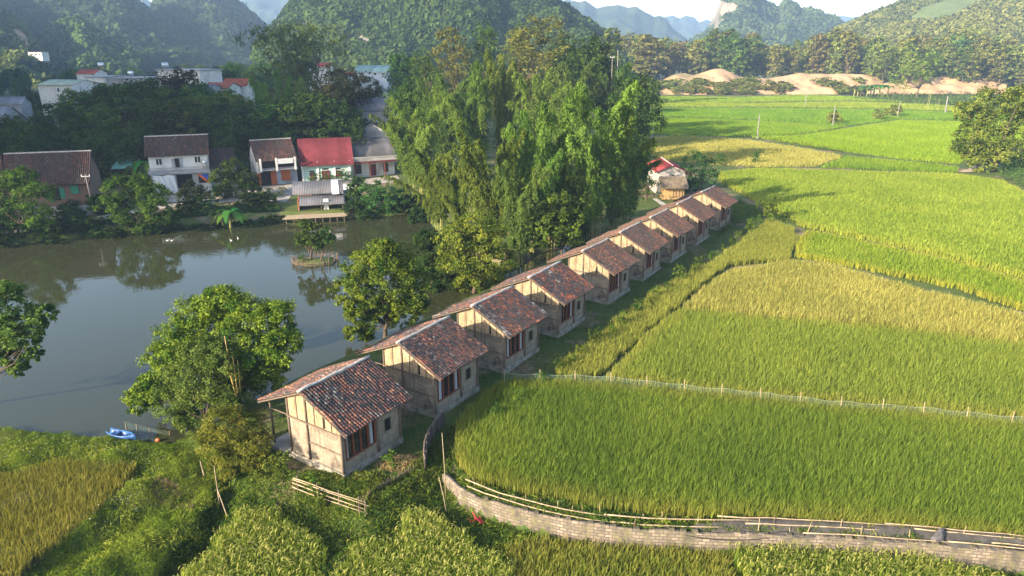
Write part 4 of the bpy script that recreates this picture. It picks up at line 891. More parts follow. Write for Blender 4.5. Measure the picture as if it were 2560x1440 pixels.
# white house with grey roof and red pillars
h = House('village_house', 'white house with dark red pillars and grey corrugated roof beside the bamboo', (885, 447), (992, 439))
zbal = h.q(930, 400)[1]; ze = zbal + .9; zr = h.q(960, 331)[1] - 1.6
h.walls(8.5, ze, zr, WHITE, y0=1.4); h.roof(8.5, ze, zr, 'corr', (.13, .13, .14), over=.4, side=.4, seed=31, y0=1.4)
m = MB(); m.box(-.3, h.W + .2, -.6, 1.38, zbal - .25, zbal); h.part('balcony', m, GREYWALL)
m = MB()
for k in range(46): m.beam((-.2 + k * (h.W + .3) / 45, -.5, zbal), (-.2 + k * (h.W + .3) / 45, -.5, zbal + .6), .1)
m.box(-.3, h.W + .2, -.6, -.42, zbal + .6, zbal + .75); h.part('balustrade', m, CONCRETE)
m = MB(); m.box(-.3, h.W + .2, -.66, -.61, zbal - .45, zbal - .1); h.part('beam', m, DKRED)
for px in (888, 926, 962):
    x, _ = h.q(px, 420); m = MB(); m.tube([(x, -.4, -.3), (x, -.4, zbal - .25)], .14, 8); h.part('pillar', m, DKRED)
for q in ((895, 415, 908, 436), (964, 411, 975, 431)): h.rect('window', *q, DARKWIN, .05, frame=DKRED, y=1.4, bars=1)
h.rect('door', 928, 414, 945, 441, DKRED, .06, y=1.4)
for q in ((895, 409, 911, 412), (927, 407, 944, 410), (963, 404, 977, 407)): h.rect('lintel_vent', *q, DARKWIN, .04, y=1.4)
# waterside shed on a bamboo deck
h = House('waterside_shed', 'open shed with a two step corrugated roof standing over the pond edge', (748, 527), (858, 521), cat='shed')
zl = h.q(850, 505)[1]; zu = h.q(855, 487)[1]; zt = h.q(845, 458)[1]
def slope(y0, z0, y1, z1, col, x0=-.4, x1=None, nm='roof'):
    v = Vector((0, y0 - y1, z0 - z1)); S = v.length; v.normalize(); return h.arr(nm, corr_slope((x0, y1, z1), (1, 0, 0), v, (x1 or h.W + .3) - x0, S, .26, .045, col, 5), METAL_ROOF)
slope(1.2, zu + .1, 4.4, zt - .2, (.17, .17, .185), x0=-.9); slope(-.9, zl - .15, 1.5, zu - .15, (.15, .15, .165), x0=.1)
m = MB(); v = [(h.W - 1.3, 1.3), (h.W - .2, 4.3)]; 
data = corr_slope((h.W - 1.6, 4.35, zt - .1), (1, 0, 0), Vector((0, -3.1, zu - zt + .35)).normalized(), 1.2, 4.0, .26, .045, (.62, .63, .66), 5); h.arr('roof_sheet', data, METAL_ROOF)
for x, y, z in ((0, -.5, zl), (h.W - .1, -.5, zl), (0, 4, zt - .5), (h.W, 4, zt - .5), (h.W * .5, -.5, zl - .1)):
    m = MB(); m.tube([(x, y, -.6), (x + .1, y, z * .5), (x, y, z - .15)], .08, 6); h.part('post', m, WOOD_OLD, None, True)
m = MB(); m.box(0, h.W, 3.8, 3.95, -.3, zt - 1.0); h.part('back_wall', m, BRICKWALL)
m = MB(); m.box(-.15, .0, .2, 3.7, -.3, zu - .6); h.part('side_wall', m, ORANGE)
m = MB(); m.box(h.W * .56, h.W * .56 + .8, -.2, -.12, 0, 1.8); h.part('white_board', m, WHITEP)
d = House('bamboo_deck', 'pale bamboo deck on stilts built over the water below the shed', (712, 549), (866, 541), cat='deck', z=-.25)
m = MB(); rr = random.Random(4)
for k in range(16): m.beam((-.2 + rr.uniform(-.3, .3), .12 + k * .17, .02 + rr.uniform(-.02, .02)), (d.W + rr.uniform(-.4, .3), .12 + k * .17, .02), .15, .05)
d.part('planking', m, POLE_DRY)
for k in range(9):
    m = MB(); m.tube([(.2 + k * d.W / 8.5, .15, -2.2), (.2 + k * d.W / 8.5, .15, .02)], .06, 5); d.part('stilt', m, WOOD_OLD)
# background houses
def back_house(label, px0, px1, Y, py_eave, py_ridge, wallm, roof, D=8, rot=.15, ridge='x', wins=(), kind='metal', name='village_house', winm=None, z=0.0, over=.4, cap=None):
    pa = project((0, Y, 0)); yb = float(project(np.array([0, Y, z]))[1])
    W_ = (px1 - px0) / ppm(Y); h = House(name, label, (px0, yb), (px1, yb), YL=Y, YR=Y + W_ * math.tan(rot), z=z)
    ze = h.q(px0, py_eave)[1]; zr = at_y((px0 + px1) / 2, py_ridge, Y + (D / 2 if ridge == 'x' else 0)).z - z
    if roof is None:
        h.walls(D, ze, ze, wallm, ridge='flat'); m = MB(); m.box(-.3, h.W + .3, -.3, D + .3, ze + .002, ze + .28); h.part('roof_slab', m, GREYWALL)
    else: h.walls(D, ze, zr, wallm, ridge=ridge); h.roof(D, ze, zr, kind, roof, over=over, ridge=ridge, seed=int(px0) % 97, ridgecap=cap)
    for q in wins: h.rect('window', *q, winm or DARKWIN, .08, frame=WHITEP)
    return h
def roof_pt(h, x, y, z): return h.A + Vector((math.cos(h.rz) * x - math.sin(h.rz) * y, math.sin(h.rz) * x + math.cos(h.rz) * y, z))
back_house('raised house with slate grey sheet roof and white base, above the bamboo', 897, 985, 158, 276, 247, GREYWALL, (.12, .13, .155), D=7, rot=.05, wins=())
m = MB(); hh = House('village_house', 'low hut with a black pitched roof in front of the raised slate house', (897, 415), (972, 412), YL=150, YR=151)
za, zb_ = hh.q(935, 331)[1], hh.q(935, 307)[1]; hh.walls(6, za, zb_, GREYWALL, ridge='y'); hh.roof(6, za, zb_, 'corr', (.055, .055, .06), ridge='y', seed=3)
back_house('two storey pale blue house with green sheet roof on the village edge', 893, 975, 226, 180, 163, plain('pale_blue_wall', (.55, .60, .66), (.48, .53, .6), 1, .9), (.28, .42, .38), D=9, rot=-.25, wins=((897, 176, 903, 186), (913, 178, 919, 186), (931, 178, 937, 186), (944, 180, 950, 188)))
back_house('long white shed with grey green roof beside the two storey pale blue house', 858, 905, 215, 205, 190, WHITE, (.30, .38, .36), D=10, rot=-.5)
back_house('house with a bright red roof tucked behind the green roofed house', 868, 896, 240, 192, 180, WHITE, (.36, .07, .07), D=8)
hb = back_house('tall white box house with a steel tank on its roof', 424, 524, 192, 176, 170, WHITE, None, D=9, rot=-.3, wins=((463, 190, 468, 200), (440, 190, 444, 197), (500, 186, 508, 201)))
water_tank('steel water tank on the tall white box house', roof_pt(hb, 1.4, 1.5, hb.q(430, 176)[1] + .25), .4, .7, 1.6)
back_house('grey gabled shed in front of the tall white box house', 466, 542, 176, 224, 211, GREYWALL, (.20, .21, .25), D=8, rot=-.1)
hc = back_house('white house with small red roof and steel tank among village trees', 224, 268, 200, 184, 173, WHITE, (.33, .09, .07), D=8, rot=.1)
water_tank('steel water tank above the small red roof', roof_pt(hc, 5.2, 4, hc.q(250, 174)[1] + .1), .3, .7, 1.5)
back_house('cream flat roofed house with railing below the small red roof', 248, 290, 188, 194, 190, WHITE, None, D=9, rot=-.1)
hd = back_house('long grey flat roofed house on the hill side of the village', 291, 394, 189, 197, 190, GREYWALL, None, D=10, rot=.1)
water_tank('steel water tank on the long grey flat roof', roof_pt(hd, 5.8, 3, hd.q(345, 196)[1] + .25), 0, .6, 1.3)
back_house('white house with pale green roof behind the bank trees', 130, 212, 180, 212, 199, WHITE, (.36, .42, .33), D=9, rot=-.2, wins=((176, 220, 182, 230),))
back_house('grey barn with slate pitched roof at the left edge', 22, 88, 152, 262, 243, GREYWALL, (.17, .18, .21), D=9, rot=.3, wins=((54, 275, 62, 290),))
back_house('low house with a wide slate roof cut by the left edge', -60, 34, 140, 316, 268, GREYWALL, (.20, .21, .24), D=10, rot=.1)
back_house('house with a faded red tiled roof left of the tall bamboo plumes', 530, 588, 182, 221, 207, WHITE, ([(.36, .12, .08), (.30, .10, .07)], [1, 1]), D=8, rot=-.05, kind='tile')
back_house('house with a brighter red tiled roof higher up behind the bamboo plumes', 577, 634, 190, 214, 197, WHITE, ([(.40, .11, .07), (.33, .09, .06)], [1, 1]), D=8, rot=.1, kind='tile')
back_house('distant white building under the orange scar of the hill', 74, 108, 565, 131, 127, WHITE, None, D=10, rot=.1, z=17.0, wins=((80, 134, 85, 138), (90, 134, 95, 138), (100, 134, 104, 138)))
back_house('white house with flat red top behind the great round tree', 782, 836, 268, 166, 157, WHITE, (.36, .06, .06), D=9, rot=.1)
# brick house at the end of the row
BLOCK = mat_wall('block_wall', (.44, .42, .40), (.36, .34, .32), (.25, .23, .21))
hE = House('brick_house', 'pale brick house with a red sheet roof beyond the last hut', (1640, 486), (1709, 486))
ze = hE.q(1700, 428)[1]; zr = hE.q(1672, 414)[1]
hE.walls(9, ze, zr, BLOCK, ridge='y'); hE.roof(9, ze, zr, 'metal', (.34, .05, .055), ridge='y', over=.5, side=.5, seed=7, ridgecap=plain('ridge_strip', (.5, .34, .3), None, 3, .6))
hE.rect('vent_hole', 1676, 437, 1681, 441, M_DARK, .03)
hF = House('lean_to', 'bamboo walled lean-to with a shaggy thatch roof in front of the pale brick house', (1656, 499), (1709, 499), cat='lean-to')
z1 = hF.q(1680, 465)[1]; M_CANE = plain('cane_wall', (.40, .27, .12), (.27, .17, .07), 3, .8, .3, stretch=(9, 9, .25)); hF.walls(2.3, z1, z1, M_CANE, ridge='flat')
hF.rect('cane_door', 1682, 468, 1704, 492, plain('cane_door', (.34, .22, .10), (.22, .14, .06), 3, .8, stretch=(9, 9, .25)), .06, frame=WOOD_OLD, bars=2)
r = np.random.default_rng(5); n = 2600; u = r.uniform(-.5, hF.W + .5, n); v = r.uniform(0, 1, n); P = np.stack([u, 2.3 - 3.1 * v, z1 + 1.35 - 1.35 * v + r.uniform(-.02, .08, n)], -1)
d = np.stack([r.normal(0, .12, n), -np.ones(n), -.5 + r.normal(0, .1, n)], -1); d /= np.linalg.norm(d, axis=1, keepdims=True); sdv = np.cross(d, [0, .4, .9])
V = np.stack([P - sdv * .035, P + sdv * .035, P + sdv * .02 + d * .7, P - sdv * .02 + d * .7], 1).reshape(-1, 3)
hF.arr('thatch', (V, np.arange(4 * n).reshape(-1, 4), np.repeat(pal(r, n, (.22, .17, .12), (.40, .34, .26)), 4, 0)), RICE)
m = MB(); m.prism([(2.28, z1 + 1.25), (-.75, z1 - .05), (-.75, z1 - .12), (2.28, z1 + .6)], 'x', -.4, hF.W + .4); hF.part('thatch_bed', m, plain('thatch_bed', (.20, .16, .11), (.13, .1, .07), 4, 1))
# small lakeside things
h = House('awning', 'flat green awning beside the banana plant', (287, 478), (345, 476), cat='awning')
x1, z1 = h.q(345, 418); m = MB(); m.prism([(0, z1 - .25), (4.5, z1 + .8), (4.5, z1 + .86), (0, z1 - .19)], 'x', 0, h.W); h.part('cover', m, plain('green_sheet', (.08, .22, .18), (.05, .15, .12), 2, .6))
for x, y in ((.1, .1), (h.W - .1, .1), (.1, 4.3), (h.W - .1, 4.3)):
    m = MB(); m.tube([(x, y, -.2), (x, y, z1 - .25 + y * .23)], .05, 5); h.part('post', m, WOOD_OLD)
h = House('tool_shed', 'small grey tin shed between the roofed deck and the climbing vines', (860, 500), (882, 498), cat='shed')
z1 = h.q(870, 474)[1]; h.walls(2, z1, z1, plain('tin', (.45, .46, .5), (.34, .36, .4), 2, .5), ridge='flat'); m = MB(); m.prism([(-.3, z1 + .02), (2.2, z1 + .5), (2.2, z1 + .56), (-.3, z1 + .08)], 'x', -.2, h.W + .2); h.part('lid', m, WHITEP)
h.rect('door', 864, 480, 873, 498, M_DARK)
# paved village path along the bank
pth = [(-80, 590), (60, 575), (200, 556), (330, 530), (420, 516), (530, 505), (640, 498), (700, 505), (720, 480), (840, 468), (990, 452)]
L = [at(px, py, 0) for px, py in pth]; vs = []; M_PATH = plain('path_concrete', (.34, .31, .27), (.24, .22, .19), .8, .95, stain=(.14, .13, .11))
for i, p in enumerate(L):
    e = (L[min(i + 1, len(L) - 1)] - L[max(i - 1, 0)]).normalized(); nn = Vector((-e.y, e.x, 0)) * 1.5; vs += [p - nn + Vector((0, 0, .09)), p + nn + Vector((0, 0, .09))]
m = MB(); m.add(vs, [(2 * i, 2 * i + 2, 2 * i + 3, 2 * i + 1) for i in range(len(L) - 1)]); tag(m.build('path', M_PATH), kind='structure')
yd = [at(px, py, 0) for px, py in [(386, 492), (530, 482), (650, 468), (880, 452), (992, 440), (1000, 448), (880, 462), (700, 482), (640, 500), (420, 508)]]
m = MB(); m.add([p + Vector((0, 0, .13)) for p in yd], [tuple(range(len(yd)))]); tag(m.build('yard_pavement', M_PATH), kind='structure')

# ------------------------------------------------------------------ species
DK = ((.015, .042, .011), (.064, .115, .023)); MID = ((.019, .052, .011), (.086, .145, .025)); MIDG = ((.022, .055, .012), (.105, .165, .030)); LIT = ((.030, .075, .012), (.150, .215, .030)); OLV = ((.080, .108, .022), (.255, .270, .058)); OLVG = ((.062, .082, .018), (.205, .212, .046)); TGR = ((.040, .085, .018), (.165, .230, .044)); BRO = ((.100, .105, .028), (.265, .250, .070)); PUR = ((.016, .022, .012), (.055, .058, .026))
proto_tree('broad', 10, 4.6, 9, .40, 34, 28, *MID); proto_tree('dark', 10, 4.6, 9, .40, 34, 28, *DK); proto_tree('mango', 10, 4.6, 9, .40, 34, 28, *PUR, seeds=2)
proto_tree('tall_olive', 22, 4.8, 11, .95, 18, 14, *OLV, bottom=.3, shape='tall'); proto_tree('tall_brown', 22, 4.8, 11, .95, 18, 14, *BRO, bottom=.32, shape='tall'); proto_tree('tall_green', 22, 4.8, 11, .95, 18, 14, *TGR, bottom=.25, shape='tall')
proto_tree('grove_olive', 22, 6.2, 13, .50, 24, 17, *OLVG, bottom=.2, shape='tall', seeds=2); proto_tree('grove_green', 22, 6.2, 13, .50, 26, 18, *MIDG, bottom=.2, shape='tall', seeds=2)
proto_tree('umbrella', 20, 10.5, 16, .60, 22, 16, (.03, .055, .012), (.115, .145, .030), bottom=.42, shape='umbrella', seeds=1)
proto_tree('bank_shrub', 2.4, 1.7, 5, .30, 22, 20, (.010, .032, .010), (.048, .088, .018), bottom=.05); proto_tree('bush', 2.4, 1.7, 5, .22, 16, 16, *MID, bottom=.12); proto_tree('bush_far', 3, 2.4, 5, .55, 16, 14, *OLV, bottom=.1); proto_tree('bush_bright', 2.4, 1.5, 4, .24, 14, 14, *LIT, bottom=.15)
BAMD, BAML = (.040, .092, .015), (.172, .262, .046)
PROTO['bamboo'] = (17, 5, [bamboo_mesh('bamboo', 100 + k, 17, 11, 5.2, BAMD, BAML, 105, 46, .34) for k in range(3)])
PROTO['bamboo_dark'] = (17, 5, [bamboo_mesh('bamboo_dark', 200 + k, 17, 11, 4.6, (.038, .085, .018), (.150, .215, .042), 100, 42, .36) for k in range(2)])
PROTO['bamboo_wide'] = (12, 6, [bamboo_mesh('bamboo_wide', 300 + k, 12, 15, 7.0, (.043, .095, .015), (.180, .265, .046), 95, 40, .32) for k in range(2)])
BANANA_LEAF = leafmat('banana_leaf', trans=.4)
def banana_mesh(key, seed, H=4.5, n=10, wd=.34, dark=(.030, .085, .016), light=(.110, .180, .036)):
    r = random.Random(seed); v, f, c = [], [], []; st = MB()
    st.tube([(0, 0, -.2), (.05, 0, H * .3), (0, .05, H * .58)], [.17, .13, .09], 7)
    for i in range(n):
        a = i * 2.4 + r.uniform(-.3, .3); o = Vector((math.cos(a), math.sin(a), 0)); L = H * r.uniform(.42, .62); e = r.uniform(.35, 1.15); pts = []
        for k in range(8):
            t = k / 7; pts.append(Vector((0, 0, H * .56)) + o * L * t * (.45 + .55 * (1 - e * .4)) + Vector((0, 0, L * (e * t - (.45 + e * .75) * t * t))))
        side = Vector((-o.y, o.x, .15)).normalized(); col = [x + (y - x) * r.random() for x, y in zip(dark, light)]
        arch_strip(v, f, c, pts, [wd * w_ for w_ in (.1, .55, .9, 1, 1, .85, .55, .08)], side, col)
    return [('leaves', np_mesh(key + '_leaves', np.array([tuple(p) for p in v]), np.array(f), np.array(c), BANANA_LEAF)), ('stem', st.mesh(key + '_stem', BAMBOO_STEM, True))]
PROTO['banana'] = (4.5, 2, [banana_mesh('banana', k) for k in range(3)])
PROTO['spiky'] = (1.6, 1.3, [banana_mesh('spiky', 30 + k, 1.7, 26, .05, (.05, .09, .03), (.14, .18, .06)) for k in range(2)])

# ------------------------------------------------------------------ trees near the huts, each at its own spot
px_tree('pond_tree', 'large yellow green tree at the water behind the four bamboo poles', (600, 1042), [(500, 800, 62), (560, 775, 58), (620, 800, 62), (690, 800, 48), (700, 865, 48), (450, 850, 52), (415, 905, 48), (385, 968, 40), (352, 1000, 34), (430, 985, 48), (560, 860, 75), (640, 890, 65), (670, 935, 42), (480, 900, 60), (610, 960, 55), (540, 765, 40)], .23, (.030, .070, .010), (.20, .25, .030), .28, -.7, 60, 64, 5, aspect=.45)
px_tree('pond_tree', 'bright green round tree on the near bank, left of the four bamboo poles', (505, 1082), [(505, 890, 48), (560, 895, 42), (465, 950, 58), (535, 950, 62), (590, 945, 40), (445, 1010, 52), (520, 1015, 60), (580, 1005, 42), (470, 1050, 30)], .20, (.035, .090, .018), (.155, .250, .055), .2, -.7, 60, 64, 6, aspect=.4)
px_tree('pond_tree', 'round green tree with a dark leaning trunk behind the second hut', (962, 850), [(955, 655, 52), (905, 672, 46), (1005, 668, 46), (880, 725, 46), (950, 725, 62), (1025, 715, 44), (900, 775, 36), (955, 785, 46), (1010, 785, 40), (895, 835, 30), (1040, 760, 30), (960, 620, 26)], .26, (.026, .066, .010), (.175, .225, .028), .22, -.6, 56, 56, 7)
px_tree('pond_tree', 'round yellow green tree by the pond behind the third and fourth huts', (1186, 726), [(1180, 588, 56, -1), (1138, 608, 46, -1), (1225, 602, 48, -1), (1200, 655, 62, -1.5), (1245, 655, 40, -1), (1150, 665, 48, -1), (1215, 700, 36), (1165, 705, 28)], .28, (.034, .085, .012), (.20, .255, .034), .24, -.6, 56, 56, 8)
px_tree('pond_tree', 'dark feathery tree between the two round pond trees', (1078, 712), [(1085, 615, 36, 0), (1100, 660, 46, 0), (1075, 690, 40, 0), (1112, 715, 34, 0), (1092, 745, 30, 0), (1062, 600, 26, 0)], .62, (.010, .030, .010), (.050, .085, .022), .15, -.6, 44, 37, 9, aspect=.16)
px_tree('pond_tree', 'green tree with forking dark trunks over the water near the bamboo grove', (1405, 655), [(1385, 535, 44), (1345, 560, 34), (1425, 555, 36), (1375, 590, 38), (1400, 510, 30), (1432, 590, 24), (1335, 600, 24)], .36, (.022, .060, .010), (.115, .19, .025), .2, -.7, 44, 37, 10)
px_tree('overhanging_tree', 'leafy branches of a tree reaching in over the pond at the left edge', (-95, 1010), [(15, 735, 34), (60, 790, 36), (112, 785, 26), (25, 830, 44), (70, 850, 34), (15, 895, 36), (45, 920, 22), (95, 815, 20), (-40, 780, 70), (-70, 880, 80), (85, 885, 18), (-5, 875, 46), (2, 835, 50), (-15, 760, 50)], .26, (.034, .070, .018), (.135, .180, .042), .12, -.6, 40, 25, 11, sub_r=.32, aspect=.6)
px_tree('olive_bush', 'tall olive green thicket beside the near corner of the first hut', (590, 1172), [(560, 1062, 46), (610, 1078, 52), (545, 1115, 44), (635, 1125, 46), (595, 1150, 48), (650, 1165, 34), (520, 1090, 26), (560, 1165, 34)], .24, (.058, .095, .014), (.215, .235, .042), .1, -.5, 54, 43, 12, cat='bush', aspect=.22)
px_tree('bush', 'ragged green bush below the corner of the first hut at the fence end', (690, 1205), [(680, 1175, 34), (710, 1195, 26), (655, 1200, 34), (700, 1150, 22)], .2, (.04, .085, .014), (.15, .185, .035), .05, -.4, 26, 26, 13, cat='bush', trunk=False, aspect=.3)
px_tree('bank_tree', 'dark green bushy tree at the left end of the far bank', (45, 588), [(30, 470, 44), (85, 500, 44), (40, 545, 52), (-10, 500, 50), (105, 550, 30), (60, 450, 30)], .40, (.018, .050, .010), (.095, .160, .022), .2, -.3, 44, 34, 14)
px_tree('bank_tree', 'wide green tree hanging over the far bank beside the utility pole', (340, 572), [(300, 478, 36), (345, 468, 36), (385, 492, 34), (282, 520, 34), (335, 530, 44), (395, 535, 32), (330, 565, 30), (425, 545, 18), (365, 570, 22)], .40, (.016, .048, .010), (.085, .150, .020), .2, -.3, 44, 34, 15)
px_tree('bank_tree', 'small dark bush trailing into the water left of the wide bank tree', (190, 580), [(185, 550, 26), (215, 565, 20), (165, 570, 22), (200, 580, 18)], .36, (.014, .042, .014), (.055, .10, .03), .1, -.6, 38, 31, 16, cat='bush')
px_tree('bank_tree', 'dense dark tree in front of the white two storey house corner', (588, 496), [(582, 425, 30), (555, 450, 28), (612, 450, 28), (590, 465, 32), (630, 470, 20), (560, 480, 22)], .40, (.014, .042, .010), (.065, .120, .020), .2, 0, 44, 34, 17)
px_tree('garden_shrub', 'dark shrub in front of the hanging white sheet', (484, 512), [(480, 475, 22), (505, 485, 20), (460, 490, 18), (490, 500, 20)], .34, (.016, .034, .014), (.065, .085, .03), .1, 0, 35, 29, 18, cat='shrub')
for i, (lb, b, l) in enumerate([('vine covered clump right of the shed on the far bank', (890, 520), [(890, 465, 22), (885, 495, 22), (900, 515, 20)]), ('wide dark bush over the water beside the vine clump', (950, 528), [(930, 480, 30), (960, 495, 32), (935, 512, 26), (975, 520, 20)]),
        ('rounded dark green bush where the far bank meets the bamboo', (1005, 528), [(1000, 495, 26), (1020, 510, 22), (985, 515, 22)])]):
    px_tree('bank_bush', lb, b, l, .38, (.014, .046, .014), (.075, .14, .03), .1, -.4, 40, 30, 30 + i, cat='bush')
px_tree('island_tree', 'leafy tree on the left of the pond islet', (778, 650), [(765, 585, 26), (785, 580, 24), (750, 605, 18), (790, 605, 22), (765, 565, 16)], .30, (.022, .060, .012), (.085, .150, .028), .13, WATER_Z + .4, 26, 24, 40, deep=.6)
px_tree('island_tree', 'slightly smaller forked tree on the right of the pond islet', (802, 652), [(805, 600, 20), (825, 598, 14), (815, 580, 14), (795, 612, 12)], .28, (.022, .060, .012), (.085, .145, .028), .13, WATER_Z + .4, 26, 24, 41, deep=.6)
px_tree('field_tree', 'tall leafy tree at the right edge of the fields above the dirt track', (2485, 428), [(2470, 262, 42), (2530, 262, 36), (2440, 300, 36), (2500, 305, 48), (2428, 345, 38), (2480, 350, 46), (2415, 280, 26), (2410, 370, 26), (2460, 405, 34), (2520, 380, 36), (2545, 320, 36), (2440, 385, 28), (2500, 390, 34), (2550, 250, 34)], .55, (.045, .070, .010), (.20, .215, .035), .4, 0, 46, 32, 50)
px_tree('field_tree', 'broad bright green tree standing before the sand bank', (2291, 246), [(2270, 150, 24), (2320, 145, 22), (2255, 175, 24), (2300, 175, 30), (2335, 165, 20), (2275, 200, 26), (2310, 195, 22), (2240, 205, 18)], 1.0, (.055, .090, .012), (.21, .235, .035), .5, 0, 20, 16, 51)
px_tree('garden_tree', 'dark conifer like tree left of the pale brick house', (1615, 500), [(1610, 400, 34), (1625, 430, 34), (1600, 455, 34), (1625, 470, 26), (1605, 370, 26)], .45, (.012, .036, .012), (.06, .10, .028), .18, 0, 24, 22, 52, aspect=.25)
px_tree('garden_tree', 'spreading dark green tree between the pale brick house and the fields', (1745, 478), [(1735, 400, 26), (1765, 420, 28), (1725, 435, 28), (1755, 450, 30), (1780, 440, 20), (1730, 465, 20)], .48, (.016, .046, .014), (.075, .125, .035), .2, 0, 24, 22, 53, aspect=.35)
for i, (px, py, h, lb) in enumerate([(1799, 413, 2.6, 'small bush on the paddy edge near the spreading dark tree'), (1888, 411, 3.2, 'upright little tree alone at the edge of the yellow paddy'), (2085, 310, 4.2, 'round dark bush at the foot of a pole in the fields'), (2230, 292, 4.5, 'dark scrub clump beside a leaning pole in the fields'), (2195, 300, 3.5, 'thin low scrub left of the leaning pole')]):
    p = at(px, py); put('bush' if i < 2 else 'bush_far', (p.x, p.y, -.1), h, 1.0 if i != 1 else .6, label=lb, name='field_bush', cat='bush', part_names={'crown': 'foliage', 'trunk': 'stem'})

# ------------------------------------------------------------------ bamboo grove
BG = 'bamboo clumps of the grove in the middle'
FB = {'foliage': 'foliage', 'stems': 'stems'}
for px, py, top, key, wd, lb in [
        (1500, 600, 196, 'bamboo', .72, 'tallest plume of bamboo at the front of the grove, golden on its sunny side'), (1392, 602, 214, 'bamboo', .64, 'tall feathery bamboo clump just left of the tallest plume'),
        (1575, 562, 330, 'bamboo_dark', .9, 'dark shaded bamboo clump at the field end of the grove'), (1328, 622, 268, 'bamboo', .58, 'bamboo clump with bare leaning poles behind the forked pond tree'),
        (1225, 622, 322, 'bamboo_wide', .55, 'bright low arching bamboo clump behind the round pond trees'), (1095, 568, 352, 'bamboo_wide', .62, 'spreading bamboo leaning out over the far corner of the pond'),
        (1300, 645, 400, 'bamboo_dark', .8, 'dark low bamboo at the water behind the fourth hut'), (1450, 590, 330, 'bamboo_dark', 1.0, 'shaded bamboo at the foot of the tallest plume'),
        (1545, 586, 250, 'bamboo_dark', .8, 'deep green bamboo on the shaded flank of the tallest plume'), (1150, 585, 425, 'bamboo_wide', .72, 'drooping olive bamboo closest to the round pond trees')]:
    p = at(px, py); t = put_px(key, px, top, p.y, wd, label=lb, name='bamboo_clump', cat='bamboo', group=BG)
for px, top, Y, key, wd, lb in [(1045, 232, 124, 'bamboo', .9, 'light bamboo mass beside the white house with red pillars'), (1022, 275, 130, 'bamboo_wide', .55, 'yellow green bamboo hanging over the roof of the grey roofed house'), (1180, 148, 138, 'bamboo', .75, 'bamboo with a bent plume behind the bright arching clump'), (1262, 112, 142, 'bamboo', .55, 'slender pale bamboo plume rising highest in the middle of the grove'), (1340, 170, 136, 'bamboo', .8, 'bamboo clump behind the leaning bare poles'), (1110, 165, 150, 'bamboo_dark', .8, 'dark bamboo behind the light mass at the village end'), (1012, 222, 156, 'broad', .75, 'leafy green tree between the bamboo and the raised slate roofed house'),
        (700, 168, 168, 'bamboo', .55, 'upright bamboo plume over the village trees, left of a dark mango'), (655, 180, 172, 'bamboo', .55, 'bamboo plume beside the red tiled roofs'), (758, 190, 160, 'bamboo', .6, 'bamboo plume in front of the great round tree'), (806, 196, 164, 'bamboo', .5, 'light green bamboo left of the green roofed house'), (640, 228, 152, 'bamboo_wide', .7, 'low bamboo directly above the brown tiled roof')]:
    put_px(key, px, top, Y, wd, label=lb, name='bamboo_clump' if key != 'broad' else 'village_tree', cat='bamboo' if key != 'broad' else 'tree')

# ------------------------------------------------------------------ trees of the village and behind
put_px('umbrella', 728, 56, 215, .95, label='great round crowned tree towering over the village against the hill', name='great_tree')
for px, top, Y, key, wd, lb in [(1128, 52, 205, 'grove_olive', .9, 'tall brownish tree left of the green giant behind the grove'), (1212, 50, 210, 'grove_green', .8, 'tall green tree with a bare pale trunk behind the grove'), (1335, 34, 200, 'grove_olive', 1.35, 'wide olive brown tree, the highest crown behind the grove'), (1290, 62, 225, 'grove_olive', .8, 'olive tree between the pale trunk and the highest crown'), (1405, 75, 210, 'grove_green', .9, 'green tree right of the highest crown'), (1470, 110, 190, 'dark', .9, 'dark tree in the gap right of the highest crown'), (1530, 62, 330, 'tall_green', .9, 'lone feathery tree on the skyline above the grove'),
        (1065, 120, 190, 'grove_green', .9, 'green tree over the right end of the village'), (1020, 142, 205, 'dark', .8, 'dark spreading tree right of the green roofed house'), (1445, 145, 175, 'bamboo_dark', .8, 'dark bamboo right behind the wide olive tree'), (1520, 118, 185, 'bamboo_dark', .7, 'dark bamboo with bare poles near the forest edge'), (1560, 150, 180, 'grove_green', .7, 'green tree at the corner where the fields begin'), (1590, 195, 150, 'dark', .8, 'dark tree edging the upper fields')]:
    put_px(key, px, top, Y, wd, label=lb, name='tall_tree' if 'bamboo' not in key else 'bamboo_clump', cat='tree' if 'bamboo' not in key else 'bamboo')
VT = 'trees crowding the village behind the pond houses'; VL = 'bushy green tree in the thick belt behind the pond houses'
for px, top, Y, key, wd in [(95, 300, 150, 'dark', 1.1), (160, 262, 158, 'dark', 1.2), (215, 232, 160, 'broad', 1.1), (270, 222, 163, 'broad', 1.1), (320, 212, 158, 'dark', 1.2), (372, 214, 160, 'broad', 1.1), (130, 330, 138, 'dark', 1.1), (200, 300, 142, 'dark', 1.2), (265, 275, 145, 'broad', 1.2), (330, 268, 146, 'dark', 1.2), (395, 262, 146, 'dark', 1.2), (455, 255, 147, 'broad', 1.2),
        (515, 258, 148, 'dark', 1.1), (570, 262, 150, 'dark', 1.1), (610, 268, 150, 'dark', 1.2), (505, 222, 166, 'broad', 1.0), (560, 232, 163, 'broad', 1.0), (690, 250, 148, 'dark', 1.2), (745, 245, 150, 'broad', 1.2), (800, 238, 152, 'dark', 1.2), (842, 262, 150, 'dark', .9), (60, 345, 132, 'dark', 1.1), (12, 322, 127, 'dark', 1.1), (-25, 300, 130, 'dark', 1.1), (45, 300, 140, 'broad', .9), (884, 305, 147, 'dark', .55), (290, 325, 134, 'dark', 1.1), (345, 330, 135, 'dark', .9), (235, 335, 134, 'dark', 1.2), (560, 330, 140, 'dark', .8)]:
    put_px(key, px, top, Y, wd, label=VL, name='village_tree', cat='tree', group=VT)
